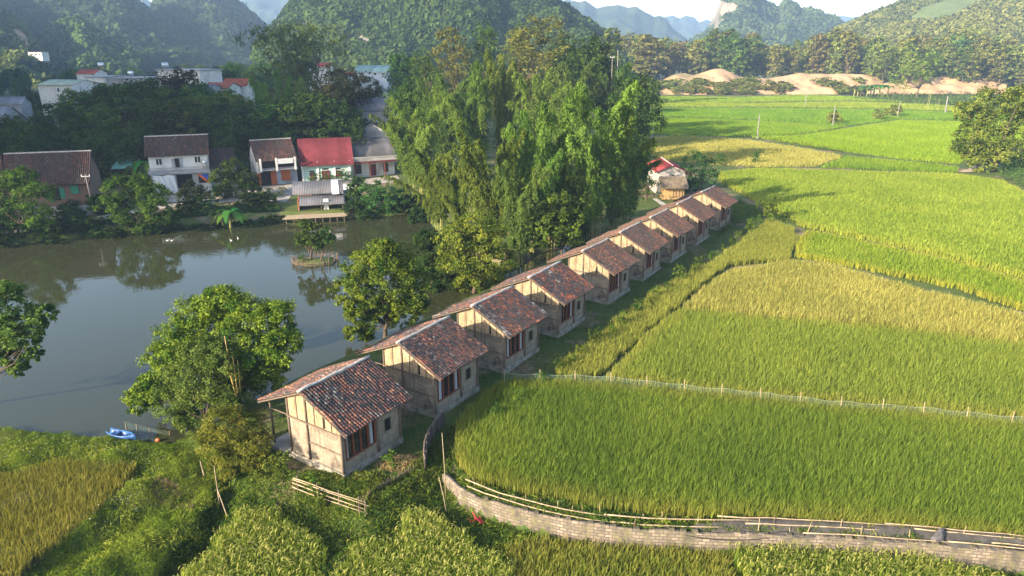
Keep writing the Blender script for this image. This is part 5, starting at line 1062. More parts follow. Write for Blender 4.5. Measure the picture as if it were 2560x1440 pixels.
for px, top, Y, wd, lb in [(432, 188, 170, 1.0, 'almost black mango tree in front of the tall white box house'), (868, 186, 165, 1.0, 'almost black mango tree left of the raised slate roofed house'), (835, 215, 156, 1.0, 'dark purplish tree below the green roofed house')]:
    put_px('mango', px, top, Y, wd, label=lb, name='mango_tree')
VF = 'trees in the valley beyond the village roofs'; rr = random.Random(8)
for i in range(75):
    px = rr.uniform(-30, 700); Y = rr.uniform(215, 470); hgt = rr.uniform(8, 15); z = at_y(px, 200, Y); k = rr.choice(['dark', 'broad', 'broad', 'tall_green', 'bamboo_dark', 'dark', 'grove_olive' if px > 450 else 'broad'])
    put(k, (z.x, Y, 0), hgt * (1.25 if px > 480 else 1), rr.uniform(.9, 1.25), label='hazy green tree in the valley beyond the village roofs', name='valley_tree', cat='tree', group=VF)
for i in range(46):
    px = rr.uniform(560, 1560); Y = rr.uniform(270, 400); hgt = rr.uniform(11, 19); z = at_y(px, 200, Y)
    put(rr.choice(['grove_olive', 'tall_green', 'broad', 'dark', 'tall_green']), (z.x, Y, 0), hgt, rr.uniform(.9, 1.2), label='green tree at the wooded foot of the middle hill', name='hill_foot_tree', cat='tree', group='trees at the wooded foot of the middle hill')
# the tall wood behind the sand bank
for i in range(92):
    px = 1585 + (i * 1015 / 92) + rr.uniform(-12, 12); Y = rr.uniform(470, 520) if i % 3 else rr.uniform(520, 560); top = 92 + 16 * math.sin(px * .02) + rr.uniform(-12, 22) - (18 if px < 1680 else 0) * rr.random()
    k = rr.choice(['tall_olive', 'tall_olive', 'tall_green', 'tall_brown'])
    put_px(k, px, top, Y, rr.uniform(.95, 1.3), label='tall olive forest tree in the row behind the sand bank', name='forest_tree', cat='tree', group='forest trees in the row behind the sand bank')
for i in range(70):
    px = rr.uniform(2190, 2600); Y = rr.uniform(436, 510); top = rr.uniform(85, 175)
    put_px(rr.choice(['tall_olive', 'tall_green', 'tall_olive']), px, top, Y, rr.uniform(1.1, 1.5), label='olive tree on the wooded slope above the reeds', name='slope_tree', cat='tree', group='trees on the wooded slope above the reeds')
put_px('tall_brown', 2312, 82, 520, 1.6, label='rust brown domed tree standing out on the wooded slope', name='slope_tree')
put_px('tall_brown', 1622, 82, 455, 1.9, label='broad brown crowned tree at the left end of the forest row', name='forest_tree')

# ------------------------------------------------------------------ sand bank
M_SAND = plain('sand', (.44, .29, .165), (.33, .21, .12), .12, 1, .4, stain=(.17, .15, .07))
hill([(1600, 222), (1640, 206), (1668, 194), (1690, 184), (1715, 183), (1735, 188), (1760, 180), (1785, 172), (1805, 171), (1830, 182), (1850, 194), (1880, 194), (1920, 196), (1960, 190), (2000, 183), (2050, 185), (2110, 184), (2180, 187), (2300, 188), (2420, 186), (2520, 200)], 455, 34, 20, M_SAND, .8, .11, nu=160, nv=20, seed=101, bscale=.25, base_z=-.5, name='earth_bank')
for i in range(84):
    px = 1600 + rr.uniform(0, 1) * 560 if i % 2 else 1600 + rr.uniform(0, 300); Y = 455 - rr.uniform(12, 36)
    z = at_y(px, 210, Y); put('bush_far', (z.x, Y, 0 if Y < 428 else (Y - 421) * .22), rr.uniform(2.6, 4.8), rr.uniform(1.2, 2.0), label='scrubby bush growing on the front of the sand bank', name='bank_scrub', cat='bush', group='scrub bushes on the sand bank', part_names={'crown': 'foliage', 'trunk': 'stem'})
for i, px in enumerate([2140, 2158, 2172, 2190, 2205, 2225, 2150, 2182]):
    put_px('banana', px, 203 + rr.uniform(-8, 6), 405 + rr.uniform(-6, 6), 1.3, label='banana plant in the clump at the foot of the sand bank', name='banana_plant', cat='banana plant', group='banana plants at the foot of the sand bank')
for px, py, top, lb in [(362, 478, 368, 'tall banana plant with torn pale leaves left of the white house'), (340, 480, 385, 'lower banana plant beside the green awning'), (565, 552, 485, 'young banana plant at the water below the dense dark tree'), (548, 548, 500, 'small banana shoot leaning over the bank'), (12, 430, 340, 'banana plant behind the long tiled house at the left edge')]:
    p = at(px, py, 0); put_px('banana', px, top, p.y, 1.0, label=lb, name='banana_plant', cat='banana plant')
for px, py, lb in [(672, 492, 'spiky cactus like plant on a post nearest the shed'), (690, 505, 'spiky plant at the front of the little terrace'), (655, 500, 'spiky plant at the back left of the little terrace'), (706, 490, 'spiky plant beside the steps to the deck')]:
    p = at(px, py, 0); put('spiky', p, 2.2, 1.2, label=lb, name='spiky_plant', cat='plant')
p = at(805, 462); put('bush', (p.x, p.y, 0), 2.0, 2.4, label='clipped green hedge in front of the mint house', name='garden_hedge', cat='hedge', part_names={'crown': 'foliage', 'trunk': 'stem'})
p = at(858, 452); put('bush', (p.x, p.y, 0), 2.2, 1.5, label='green climber at the corner of the mint house', name='garden_hedge', cat='hedge', part_names={'crown': 'foliage', 'trunk': 'stem'})
# young shrubs along the field side of the huts
for i, yy in enumerate([11.5, 14, 17.5, 20.5, 22, 24, 27, 29.5, 32, 36, 39, 41, 44.5, 48, 52, 55, 58.5, 63, 67, 71, 75, 78, 81]):
    q = row(0, 6.9 + rr.uniform(-.35, .35), yy); put('bush_bright' if i % 3 else 'bush', (q.x, q.y, 0), rr.uniform(1.1, 2.0), rr.uniform(.6, .95), label='young leafy shrub in the line between huts and rice', name='hedge_shrub', cat='shrub', group='young shrubs between the huts and the rice', part_names={'crown': 'foliage', 'trunk': 'stem'})
for i, (px, py, h_, wd) in enumerate([(10, 606, 3, 1.2), (120, 596, 2.6, 1.3), (245, 586, 2.4, 1.2), (290, 584, 3, 1), (410, 570, 2.8, 1.2), (455, 566, 2.4, 1.3), (500, 561, 2.2, 1.3), (540, 558, 2, 1.2), (610, 555, 2.2, 1.3), (650, 553, 2.4, 1.2), (690, 550, 2, 1.1), (630, 530, 2.6, 1.3), (470, 540, 2.4, 1.2), (520, 535, 2.2, 1.3), (660, 520, 2, 1.2), (880, 538, 2, 1.0), (915, 540, 2.4, 1.1), (1035, 530, 3, 1.2), (1060, 545, 3, 1.2), (30, 560, 3, 1.2), (180, 555, 2.4, 1.2), (255, 545, 3, 1.1)]):
    q = at(px, py, -.7); put('bank_shrub', (q.x, q.y, float(ground_z(q.x, q.y)) - .1), h_, wd * 1.25, label='dark leafy shrub crowding the far waterline below the houses', name='waterline_shrub', cat='shrub', group='dark shrubs along the far waterline', part_names={'crown': 'foliage', 'trunk': 'stem'})
put('bush_bright', row(0, 7.6, 83), 4.2, .9, label='tall weedy shrub at the field corner beyond the last hut', name='corner_shrub', cat='shrub', part_names={'crown': 'foliage', 'trunk': 'stem'})
for px, py, lb in [(782, 1230, 'young papaya like plant behind the bamboo rail'), (925, 1250, 'small bright plant at the twig fence'), (975, 1180, 'seedling beside the straw heap'), (800, 1255, 'low leafy plant caught in the bamboo rail')]:
    q = at(px, py, -.3); put('bush_bright', (q.x, q.y, float(ground_z(q.x, q.y))), 1.2, .8, label=lb, name='garden_plant', cat='plant', part_names={'crown': 'foliage', 'trunk': 'stem'})

# ------------------------------------------------------------------ ground cover
WL0 = resample([(p.x, p.y) for p in [at(px, py, 0) for px, py in WALL_TOP]], 60); tg0 = np.gradient(WL0, axis=0); tg0 /= np.linalg.norm(tg0, axis=1, keepdims=True); NR0 = np.stack([tg0[:, 1], -tg0[:, 0]], 1)
RP = RICE_POLY
RPL = [RP[k] for k in (21, 22, 23, 24, 25, 1)]
weeds('grass', [Vector((-40, 25, 0)), Vector((-19, 25, 0)), at(430, 1430, -1), at(505, 1330, -1), at(560, 1250, -1), at(585, 1165, -1), at(590, 1110, -.8), at(480, 1112, WATER_Z), at(300, 1102, WATER_Z), at(0, 1078, WATER_Z), Vector((-40, 42, 0))], 120000, .12, .03, .70, (.045, .105, .012), (.22, .29, .036), 71, .24, RPL)
weeds('weeds', [at(430, 1440, -1), Vector((-16, 25, 0)), Vector((32, 25, 0)), Vector((32, 33, 0)), Vector((2, 38, 0)), Vector((-3, 40, 0)), at(1000, 1190), at(735, 1200, -.3), at(590, 1110, -.8), at(585, 1165, -1), at(560, 1250, -1), at(505, 1330, -1)], 90000, .15, .03, .75, (.020, .060, .012), (.100, .165, .026), 87, .4, RPL)
hutbox = [[row(k, -4.1, 0), row(k, 3.2, 0), row(k, 3.2, 82), row(k, -4.1, 82)] for k in (0,)]
weeds('tall_grass', [Vector((-40, 27, 0)), Vector((32, 27, 0)), Vector((2, 38, 0)), Vector((-3, 40, 0)), at(1000, 1190), at(735, 1200, -.3), at(600, 1130, -.5), at(400, 1125, -.8), at(0, 1100, -.8), Vector((-40, 42, 0))], 30000, .40, .1, .8, (.06, .12, .014), (.26, .30, .045), 81, .09, [RP[k] for k in (21, 22, 23, 24, 25, 1)])
weeds('dead_stalks', [at(372, 1225, -1), at(400, 1200, -1), at(450, 1215, -1), at(490, 1240, -1), at(480, 1270, -1), at(420, 1262, -1)], 1500, .45, .05, .4, (.13, .09, .06), (.30, .23, .16), 83, .07)
weeds('ditch_weeds', [p + Vector((q, 0, 0)) for q, L in ((-.9, DITCH), (.9, DITCH[::-1])) for p in L], 14000, .16, .02, .45, (.012, .042, .010), (.05, .11, .02), 84, .4)
weeds('wild_flowers', [at(0, 1085, -.8), at(300, 1110, -.8), at(420, 1150, -1), at(340, 1280, -1), at(250, 1330, -1), at(200, 1300, -1), at(330, 1180, -1), at(0, 1150, -1)], 520, .055, .5, .95, (.45, .45, .40), (.6, .6, .55), 85, .9, [RP[21]])
weeds('wall_grass', [Vector((x + n_[0] * o, y + n_[1] * o, 0)) for o, rg in ((-.5, range(60)), (.45, range(59, -1, -1))) for (x, y), n_ in [(WL0[i], NR0[i]) for i in rg]], 11000, .40, .0, .40, (.05, .09, .016), (.24, .24, .06), 86, .1)
weeds('bank_weeds', [at(-200, 616, -1), at(0, 600, -1), at(235, 580, -1), at(430, 560, -1), at(560, 548, -1), at(700, 545, -1), at(700, 515), at(560, 520), at(430, 540), at(200, 560), at(0, 585), at(-200, 590)], 14000, .42, .05, 1.3, (.014, .040, .012), (.06, .11, .025), 82, .5)
weeds('grass', [row(0, -6.0, -3), row(0, 7.4, -5), row(0, 7.4, 84), row(0, -6.0, 84)], 70000, .17, .02, .18, (.030, .060, .014), (.085, .115, .028), 72, .3, [RP[1], RP[2]], drop=.1)
weeds('weeds', [at(735, 1215, -.3), at(760, 1180), at(1000, 1195), at(1060, 1130), at(1140, 1060), at(1120, 1190), at(1075, 1235, -.5), at(1000, 1300, -1), at(800, 1300, -1)], 16000, .17, .1, .6, (.035, .07, .014), (.15, .17, .035), 73, .35)
weeds('reeds', [at(2130, 250), at(2260, 258), at(2420, 272), at(2700, 300), at(2700, 262), at(2420, 238), at(2200, 236)], 5000, 1.5, .5, 3.6, (.028, .070, .014), (.11, .17, .03), 74, .2)
weeds('reeds', [at(2490, 442), at(2560, 470), at(2760, 520), at(2760, 400), at(2560, 380), at(2500, 420)], 9000, .7, .3, 3.0, (.030, .075, .018), (.11, .19, .04), 75, .16)
weeds('bank_vines', [at(440, 562, -1), at(560, 550, -1), at(700, 545, -1), at(700, 520), at(560, 528), at(440, 540)], 6000, .3, .05, .8, (.012, .040, .014), (.05, .095, .025), 76, .6)
weeds('weeds', [at(-100, 600, -1), at(235, 584, -1), at(440, 562, -1), at(440, 530), at(230, 545), at(-100, 570)], 7000, .3, .05, .8, (.014, .038, .012), (.06, .10, .025), 77, .5)
weeds('field_ridge_grass', [at(1850, 340), at(1900, 346), at(2110, 384), at(2110, 377), at(2000, 352), at(1900, 336), at(1860, 334)], 2600, .5, .1, .9, (.035, .06, .014), (.12, .14, .035), 78, .3)
weeds('field_corner_weeds', [at(1850, 500), at(1900, 525), at(2000, 556), at(2010, 566), at(1985, 562), at(1915, 542), at(1840, 560), at(1790, 600), at(1800, 540)], 6000, .35, .1, 1.3, (.035, .075, .014), (.14, .19, .03), 79, .25)
weeds('water_edge_grass', [row(0, -6.8, -6), row(0, -5.6, -6), row(0, -5.6, 60), row(0, -6.8, 60)], 9000, .25, .05, .5, (.016, .040, .012), (.07, .11, .025), 80, .4)

# ------------------------------------------------------------------ retaining wall, netting and rails in front of the near paddy
M_BLOCK, n_, b_ = _new('wall_blocks')
tc = n_.nodes.new('ShaderNodeTexCoord'); uvn = n_.nodes.new('ShaderNodeAttribute'); uvn.attribute_name = 'Col'
br = n_.nodes.new('ShaderNodeTexBrick'); br.inputs['Scale'].default_value = 1.0; br.inputs['Brick Width'].default_value = .42; br.inputs['Row Height'].default_value = .2; br.inputs['Mortar Size'].default_value = .026
br.inputs['Color1'].default_value = (.23, .185, .14, 1); br.inputs['Color2'].default_value = (.12, .10, .08, 1); br.inputs['Mortar'].default_value = (.06, .052, .043, 1)
sx = n_.nodes.new('ShaderNodeSeparateColor'); cb = n_.nodes.new('ShaderNodeCombineXYZ'); n_.links.new(uvn.outputs['Color'], sx.inputs[0])
mu = n_.nodes.new('ShaderNodeMath'); mu.operation = 'MULTIPLY'; mu.inputs[1].default_value = 100; n_.links.new(sx.outputs[0], mu.inputs[0]); n_.links.new(mu.outputs[0], cb.inputs[0])
sz = n_.nodes.new('ShaderNodeSeparateXYZ'); n_.links.new(tc.outputs['Object'], sz.inputs[0]); n_.links.new(sz.outputs[2], cb.inputs[1]); n_.links.new(cb.outputs[0], br.inputs['Vector'])
st, _ = noise_col(n_, (0, 0, 0), (1, 1, 1), 1.6, 7, lo=.38, hi=.62, stretch=(1, 1, .35)); ms, _ = noise_col(n_, (.055, .05, .042), (.11, .10, .05), 3, 5)
n_.links.new(mixc(n_, st, br.outputs['Color'], ms), b_.inputs['Base Color']); b_.inputs['Roughness'].default_value = .95
WT = [at(px, py, 0) for px, py in WALL_TOP]; WL = resample([(p.x, p.y) for p in WT], 60); dist = np.concatenate([[0], np.cumsum(np.hypot(*(WL[1:] - WL[:-1]).T))])
tg = np.gradient(WL, axis=0); tg /= np.linalg.norm(tg, axis=1, keepdims=True); nr = np.stack([tg[:, 1], -tg[:, 0]], 1)
if (nr @ np.array([0, -1.0])).mean() < 0: nr = -nr
rr = random.Random(3); V, Fc, Cc = [], [], []
for i in range(60):
    top = .10 + .05 * math.sin(i * .9) + rr.uniform(-.05, .05); f = WL[i] + nr[i] * .18; b = WL[i] - nr[i] * .12
    V += [(f[0], f[1], -1.7), (f[0], f[1], top), (b[0], b[1], top), (b[0], b[1], -1.0)]; Cc += [(dist[i] / 100, 0, 0)] * 2 + [((dist[i]) / 100, .1, 0)] * 2
for i in range(59):
    for k in range(3): Fc.append((4 * i + k, 4 * i + k + 1, 4 * i + 5 + k, 4 * i + 4 + k))
Fc += [(0, 1, 2, 3), (236 + 3, 236 + 2, 236 + 1, 236)]
wall = link_mesh('retaining_wall', np_mesh('retaining_wall', np.array(V), np.array(Fc), np.array(Cc), M_BLOCK)); tag(wall, 'long curved block retaining wall with stains below the near paddy', 'wall')
m = MB(); rrr = random.Random(5)
for i in range(0, 59):
    if rrr.random() < .55:
        f = WL[i] + nr[i] * .05; m.box(f[0] - .12, f[0] + .16, f[1] - .1, f[1] + .1, .12, .16 + rrr.uniform(.02, .08))
m.build('loose_coping', M_BLOCK, wall)
def along(t, off=0.0, z=0.0):
    i = t * 59; k = min(58, max(0, int(i))); f = i - k; p = WL[k] * (1 - f) + WL[k + 1] * f - nr[k] * off; return Vector((p[0], p[1], z))
M_NET = plain('black_netting', (.060, .057, .055), (.035, .034, .034), 2.5, .9, .5)
fn = thing('bamboo_fence', 'low bamboo rail fence hung with black netting on top of the retaining wall', 'fence', along(.5), 0); inv = along(.5)
def rel(v): return v - inv
vs = []; N = 46
for i in range(N + 1):
    t = .42 + .57 * i / N; sag = .08 * math.sin(i * 1.7) + .05 * math.sin(i * .6)
    a = along(t, .72, .55 + sag * .5); b = along(t, .25 + .08 * math.sin(i * 1.1), .16 + .03 * math.sin(i * 2.3)); c = along(t, -.18, .10 + .05 * math.sin(i * 1.9) - (.25 if i % 9 < 3 else 0))
    if i < 6: a, c = b.lerp(a, .15 + .14 * i), b.lerp(c, .15 + .14 * i)
    vs += [rel(a), rel(a.lerp(b, .5) + Vector((0, 0, .05 * math.sin(i * 2.9)))), rel(b), rel(c)]
m = MB(); m.add(vs, [(4 * i + k, 4 * i + 4 + k, 4 * i + 5 + k, 4 * i + 1 + k) for i in range(N) for k in range(3)]); no = m.build('netting', M_NET, fn, True); no.modifiers.new('thick', 'SOLIDIFY').thickness = .02
for a, b, o, z0, z1 in [(.05, .30, .35, .55, .42), (.06, .30, .15, .30, .20), (.29, .52, .45, .42, .62), (.30, .47, .2, .2, .3), (.46, .72, .65, .66, .60), (.50, .70, .45, .40, .38), (.70, .93, .70, .64, .58), (.74, .93, .6, .5, .46), (.58, .80, .05, .2, .26), (.78, .99, .02, .28, .32), (.84, .99, .25, .3, .4)]:
    n = 7; pts = [rel(along(a + (b - a) * k / n, o + rr.uniform(-.03, .03), z0 + (z1 - z0) * k / n + rr.uniform(-.02, .03))) for k in range(n + 1)]
    m = MB(); m.tube(pts, [.040 - .016 * k / n for k in range(n + 1)], 6); m.build('rail', POLE_DRY, fn, True)
for i in range(40):
    t = .05 + .94 * i / 40 + rr.uniform(-.006, .006); o = rr.choice([.7, .5, .65, .15]); a = rel(along(t, o, -.1)); h = rr.uniform(.4, 1.05)
    m = MB(); m.tube([a, a + Vector((rr.uniform(-.18, .18), rr.uniform(-.15, .1), h))], [.025, .018], 5); m.build('stake', POLE_DRY if i % 3 else WOOD_OLD, fn)
tb = at(2345, 1345, .3); r = np.random.default_rng(8); n = 16
bag = MB()
rings = [(0, .42), (.18, .50), (.4, .40), (.62, .30), (.82, .18), (.95, .05)]
vs = [(rd * (1 + .28 * math.sin(3 * a + i * 1.2) + .12 * math.sin(7 * a + i)) * math.cos(a), rd * .7 * (1 + .25 * math.sin(4 * a + i)) * math.sin(a), z) for i, (z, rd) in enumerate(rings) for a in [2 * math.pi * k / n for k in range(n)]]
bag.add(vs, [(i * n + k, i * n + (k + 1) % n, (i + 1) * n + (k + 1) % n, (i + 1) * n + k) for i in range(5) for k in range(n)] + [tuple(5 * n + k for k in range(n))])
o = bag.build('netting_bundle', plain('grey_net', (.10, .10, .11), (.045, .045, .05), 5, .8, .8), None, True); o.scale = (1.0, .7, .78); o.location = (tb.x, tb.y, .18); o.rotation_euler = (0, .12, .4); tag(o, 'crumpled bundle of dark grey netting thrown over the rail', 'net bundle')
m = MB(); pts = [along(.36 + .22 * k / 24, .1 - .42 * math.sin(math.pi * k / 24), .18 - .32 * math.sin(math.pi * k / 24)) for k in range(25)]; m.tube(pts, .022, 6)
pts = [along(.38 + .18 * k / 24, .15 - .30 * math.sin(math.pi * k / 24), .22 - .18 * math.sin(math.pi * k / 24)) for k in range(25)]; m.tube(pts, .02, 6)
tag(m.build('hose', plain('black_hose', (.03, .03, .032), None, 4, .5), None, True), 'black hose hanging in a loop over the retaining wall', 'hose')

# ------------------------------------------------------------------ fences and odd poles in front of the first hut
def gz(v, up=0.0): return Vector((v.x, v.y, float(ground_z(v.x, v.y)) + up))
A, B = gz(at(735, 1214, -.1)), gz(at(922, 1292, -.4))
f = thing('bamboo_rail_fence', 'sloping fence of long bamboo rails below the first hut', 'fence', A)
for k, z in enumerate((1.02, .88, .58, .30)):
    m = MB(); pts = [A.lerp(B, t * (1.02 if k % 2 else .98) + (-.01 * k)) - A + Vector((0, 0, z + rr.uniform(-.05, .05) - .07 * math.sin(math.pi * t))) for t in (0, .25, .5, .75, 1)]
    m.tube(pts, [.036, .033, .03, .026, .02], 6); m.build('rail', POLE_DRY, f, True)
for t in (.05, .33, .62, .88, .96):
    q = gz(A.lerp(B, t)) - A; m = MB(); m.tube([q - Vector((0, 0, .2)), q + Vector((.03, 0, 1.25))], [.05, .04], 6); m.build('post', WOOD_OLD, f)
cv = [(1108, 1062), (1090, 1082), (1072, 1110), (1062, 1140), (1060, 1172), (1063, 1184)]; f = thing('woven_fence', 'curved dark woven fence between the first hut and the near paddy', 'fence', gz(at(*cv[0])))
A = f.location.copy(); P = [gz(at(x, y)) - A for x, y in cv]; m = MB(); L = resample([(p.x, p.y) for p in P], 24); vs = []
for i, (x, y) in enumerate(L): vs += [(x, y, -.2), (x, y, 1.0 + .05 * math.sin(i * 2.1)), (x + .07, y + .05, 1.0 + .05 * math.sin(i * 2.1)), (x + .07, y + .05, -.2)]
m.add(vs, [(4 * i + k, 4 * i + 4 + k, 4 * i + 4 + (k + 1) % 4, 4 * i + (k + 1) % 4) for i in range(23) for k in range(4)] + [(0, 1, 2, 3), (95, 94, 93, 92)]); m.build('panel', plain('woven_dark', (.075, .065, .055), (.04, .035, .03), 6, .9, .6), f)
m = MB(); m.tube([(x + .03, y + .02, 1.06 + .04 * math.sin(i * 2.1)) for i, (x, y) in enumerate(L)], .06, 6); m.build('top_rail', WOOD_OLD, f, True)
for i in range(0, 24, 4): m = MB(); m.tube([(L[i][0] + .14, L[i][1] + .05, -.2), (L[i][0] + .16, L[i][1], 1.15)], .04, 5); m.build('stake', WOOD_OLD, f)
f = thing('twig_fence', 'ragged fence of short twigs climbing from the bamboo rails towards the woven fence', 'fence', gz(at(930, 1270, -.3))); A = f.location.copy(); m = MB(); mt = MB()
for i in range(46):
    t = i / 45; q = gz(at(905 + 95 * t + 40 * t * t, 1272 - 92 * t, -.3 * (1 - t))) - A; mt.tube([q - Vector((0, 0, .1)), q + Vector((rr.uniform(-.15, .15), rr.uniform(-.1, .1), rr.uniform(.35, .8)))], [.02, .012], 4)
mt.build('twigs', plain('twig', (.24, .18, .12), (.16, .12, .08), 5, .9), f); m.tube([gz(at(905 + 95 * t + 40 * t * t, 1272 - 92 * t, -.3 * (1 - t)), .42) - A for t in (0, .3, .6, 1)], .028, 5); m.build('rail', WOOD_OLD, f)
for lb, a, b, z0, z1, rd in [('thin upright bamboo pole beside the corner of the near paddy', (1113, 1212), (1105, 1082), 0, 3.6, .03), ('bamboo pole leaning on the end of the retaining wall', (1117, 1278), (1097, 1193), -1.1, .9, .03)]:
    p = gz(at(*a, z0 if z0 > -1 else -1)); d = at_y(b[0], b[1], p.y + .3); m = MB(); m.tube([p, p.lerp(d, .5) + Vector((.03, 0, 0)), d], [rd, rd * .9, rd * .6], 6); tag(m.build('bamboo_pole', POLE_DRY, None, True), lb, 'pole')
BPL = ['longest of the four bare bamboo poles leaning by the near pond trees', 'second longest of the four bare bamboo poles by the near pond trees', 'third of the four bare bamboo poles, beside the olive thicket', 'shortest of the four bare bamboo poles by the near pond trees']
for lb, a, b in zip(BPL, [(596, 1015), (598, 1018), (601, 1015), (606, 1022)], [(561, 840), (580, 880), (594, 900), (566, 905)]):
    p = at(*a, -.2); p = at_y(a[0], a[1] + 22, p.y - 3.2); p.z = float(ground_z(p.x, p.y)); d = at_y(b[0], b[1], p.y - .3); m = MB(); m.tube([p, p.lerp(d, .35) + Vector((.05, 0, 0)), p.lerp(d, .7) + Vector((.04, 0, 0)), d], [.055, .05, .04, .02], 6); tag(m.build('bamboo_pole', plain('yellow_bamboo', (.42, .30, .09), (.36, .24, .07), 5, .5), None, True), lb, 'pole', 'bare bamboo poles by the near pond trees')
for lb, a, b in [('dry bamboo stick leaning out of the dark ditch beside the eared rice', (545, 1238), (535, 1164)), ('broken pale stick lying over the ditch edge', (565, 1270), (543, 1222)), ('short dead stick standing among flowers near the pond corner', (508, 1178), (500, 1152))]:
    p = gz(at(*a, -.8), .1); d = at_y(b[0], b[1], p.y + .5); m = MB(); m.tube([p, d], [.04, .025], 5); tag(m.build('dead_stick', POLE_DRY), lb, 'stick')
for lb, q, s in [('pale straw heap on the trodden grass between hut and woven fence', (1000, 1160), 1.25), ('dry straw heap beside the foot of the first hut', (912, 1196), .9)]:
    p = gz(at(*q)); r = np.random.default_rng(int(q[0])); n = 700; a = r.uniform(0, 6.283, n); d = np.sqrt(r.uniform(0, 1, n)) * s; hh = .38 * s * np.exp(-(d / s * 1.6) ** 2) * r.uniform(.5, 1.1, n)
    Nn = rdir(r, n) * .5 + np.array([0, 0, 1]); Nn /= np.linalg.norm(Nn, axis=1, keepdims=True); V, Fc, Cc = leaf_cards(r, np.stack([d * np.cos(a) * 1.3, d * np.sin(a) * .8, hh + .03], -1), Nn, .5, .04, pal(r, n, (.24, .17, .08), (.46, .35, .17)))
    o = link_mesh('straw_heap', np_mesh('straw_heap', V, Fc, Cc, RICE)); o.location = p; tag(o, lb, 'straw')
# red plastic chair lying on its side
c = thing('plastic_chair', 'red plastic chair tipped over at the foot of the retaining wall', 'chair', gz(at(1183, 1290, -1.1), .22), .5); c.rotation_euler = (1.9, .5, .7); M_RP = plain('red_plastic', (.52, .03, .06), (.44, .025, .05), 3, .4)
m = MB(); m.box(-.22, .22, -.22, .22, .40, .43); m.box(-.22, .22, -.23, -.20, .36, .42); m.build('seat', M_RP, c)
m = MB()
for k in range(5): m.prism([(.20, .43), (.30, .86), (.325, .86), (.225, .43)], 'x', -.21 + k * .088, -.15 + k * .088)
m.prism([(.28, .80), (.31, .92), (.335, .92), (.305, .80)], 'x', -.23, .23); m.build('backrest', M_RP, c)
for sx_, sy_ in ((-1, -1), (1, -1), (-1, 1), (1, 1)): m = MB(); m.tube([(sx_ * .20, sy_ * .20, .41), (sx_ * .25, sy_ * .25, 0)], [.035, .025], 6); m.build('leg', M_RP, c)
# net fence across the paddies
pt = [(1262, 940), (1395, 944), (1480, 946), (1560, 952), (1640, 962), (1692, 966), (1745, 974), (1800, 978), (1880, 986), (1975, 996), (2070, 1008), (2120, 1012), (2200, 1018), (2290, 1024), (2400, 1036), (2443, 1040), (2520, 1048), (2620, 1056)]
L = [at(x, y, .8) for x, y in pt]; f = thing('net_fence', 'sagging pale green net fence between the near paddy and the next one', 'fence', (L[0].x, L[0].y, 0)); A = Vector((L[0].x, L[0].y, 0)); R = resample([(p.x, p.y) for p in L], 70); m = MB(); vs = []
for i, (x, y) in enumerate(R): s = .10 * abs(math.sin(i * .62)); vs += [(x - A.x, y - A.y, .5), (x - A.x + .02 * math.sin(i), y - A.y, 1.09 - s * 1.3)]
m.add(vs, [(2 * i, 2 * i + 2, 2 * i + 3, 2 * i + 1) for i in range(69)])
M_GN, n_, b_ = _new('green_net'); b_.inputs['Base Color'].default_value = (.20, .30, .24, 1); b_.inputs['Alpha'].default_value = .06; b_.inputs['Roughness'].default_value = .6
m.build('net', M_GN, f, True).modifiers.new('thick', 'SOLIDIFY').thickness = .01
m = MB(); m.tube([(x - A.x, y - A.y, 1.10 - .13 * abs(math.sin(i * .62))) for i, (x, y) in enumerate(R)], .008, 4); m.build('top_line', plain('pale_cord', (.30, .38, .31), None, 3, .7), f)
for i in range(0, 70, 5): x, y = R[i]; m = MB(); m.tube([(x - A.x, y - A.y, -.1), (x - A.x + rr.uniform(-.1, .1), y - A.y, 1.45)], .03, 5); m.build('stake', POLE_DRY, f)
# pond side railing
f = thing('pond_railing', 'dark wooden railing along the pond bank behind the first huts', 'railing', row(0, -5.9, 4), HUT_ROT)
for k in range(15): m = MB(); m.tube([(0, k * 1.5, -.6), (0, k * 1.5, .95)], .05, 5); m.build('post', WOOD_OLD, f)
for z in (.85, .45): m = MB(); m.tube([(.03 * math.sin(k), k * 1.5, z + .02 * math.sin(k * 2)) for k in range(15)], .035, 5); m.build('rail', WOOD_OLD, f)

# ------------------------------------------------------------------ boat, landing net, raft, islet, ducks
p = at(306, 1091, WATER_Z + .3); b = thing('rowing_boat', 'small bright blue boat pulled to the grassy bank', 'boat', (p.x, p.y, WATER_Z + .18), -.30); M_BB = plain('blue_paint', (.03, .11, .30), (.025, .08, .22), 3, .4)
n = 12; vs = []; prof = [(-.02, 0), (.16, .0), (.34, .16), (.40, .36)]
for i in range(n + 1):
    t = i / n; w_ = math.sin(math.pi * min(1, .12 + t * .88)) ** .6 * (1 if t < .75 else (1 - t) / .25 * .9 + .1)
    for sgn in (-1, 1):
        for a, z in (prof if sgn == 1 else prof[::-1]): vs.append(((t - .5) * 2.4, sgn * a * w_, z + .12 * (2 * t - 1) ** 2))
hl = MB(); hl.add(vs, [(8 * i + k, 8 * i + k + 1, 8 * i + 9 + k, 8 * i + 8 + k) for i in range(n) for k in range(7)]); hb_ = hl.build('hull', M_BB, b, True); hb_.modifiers.new('thick', 'SOLIDIFY').thickness = .04
for x in (-.5, .35): m = MB(); m.box(x - .1, x + .1, -.33, .33, .26, .30); m.build('thwart', M_BB, b)
p = at(395, 1104, WATER_Z); m = MB(); vs = [(.28 * (1 + .2 * math.sin(3 * a + i)) * math.cos(a) * s, .2 * math.sin(a) * s, z) for i, (z, s) in enumerate([(0, .8), (.12, 1), (.25, .6), (.32, .1)]) for a in [k * .785 for k in range(8)]]
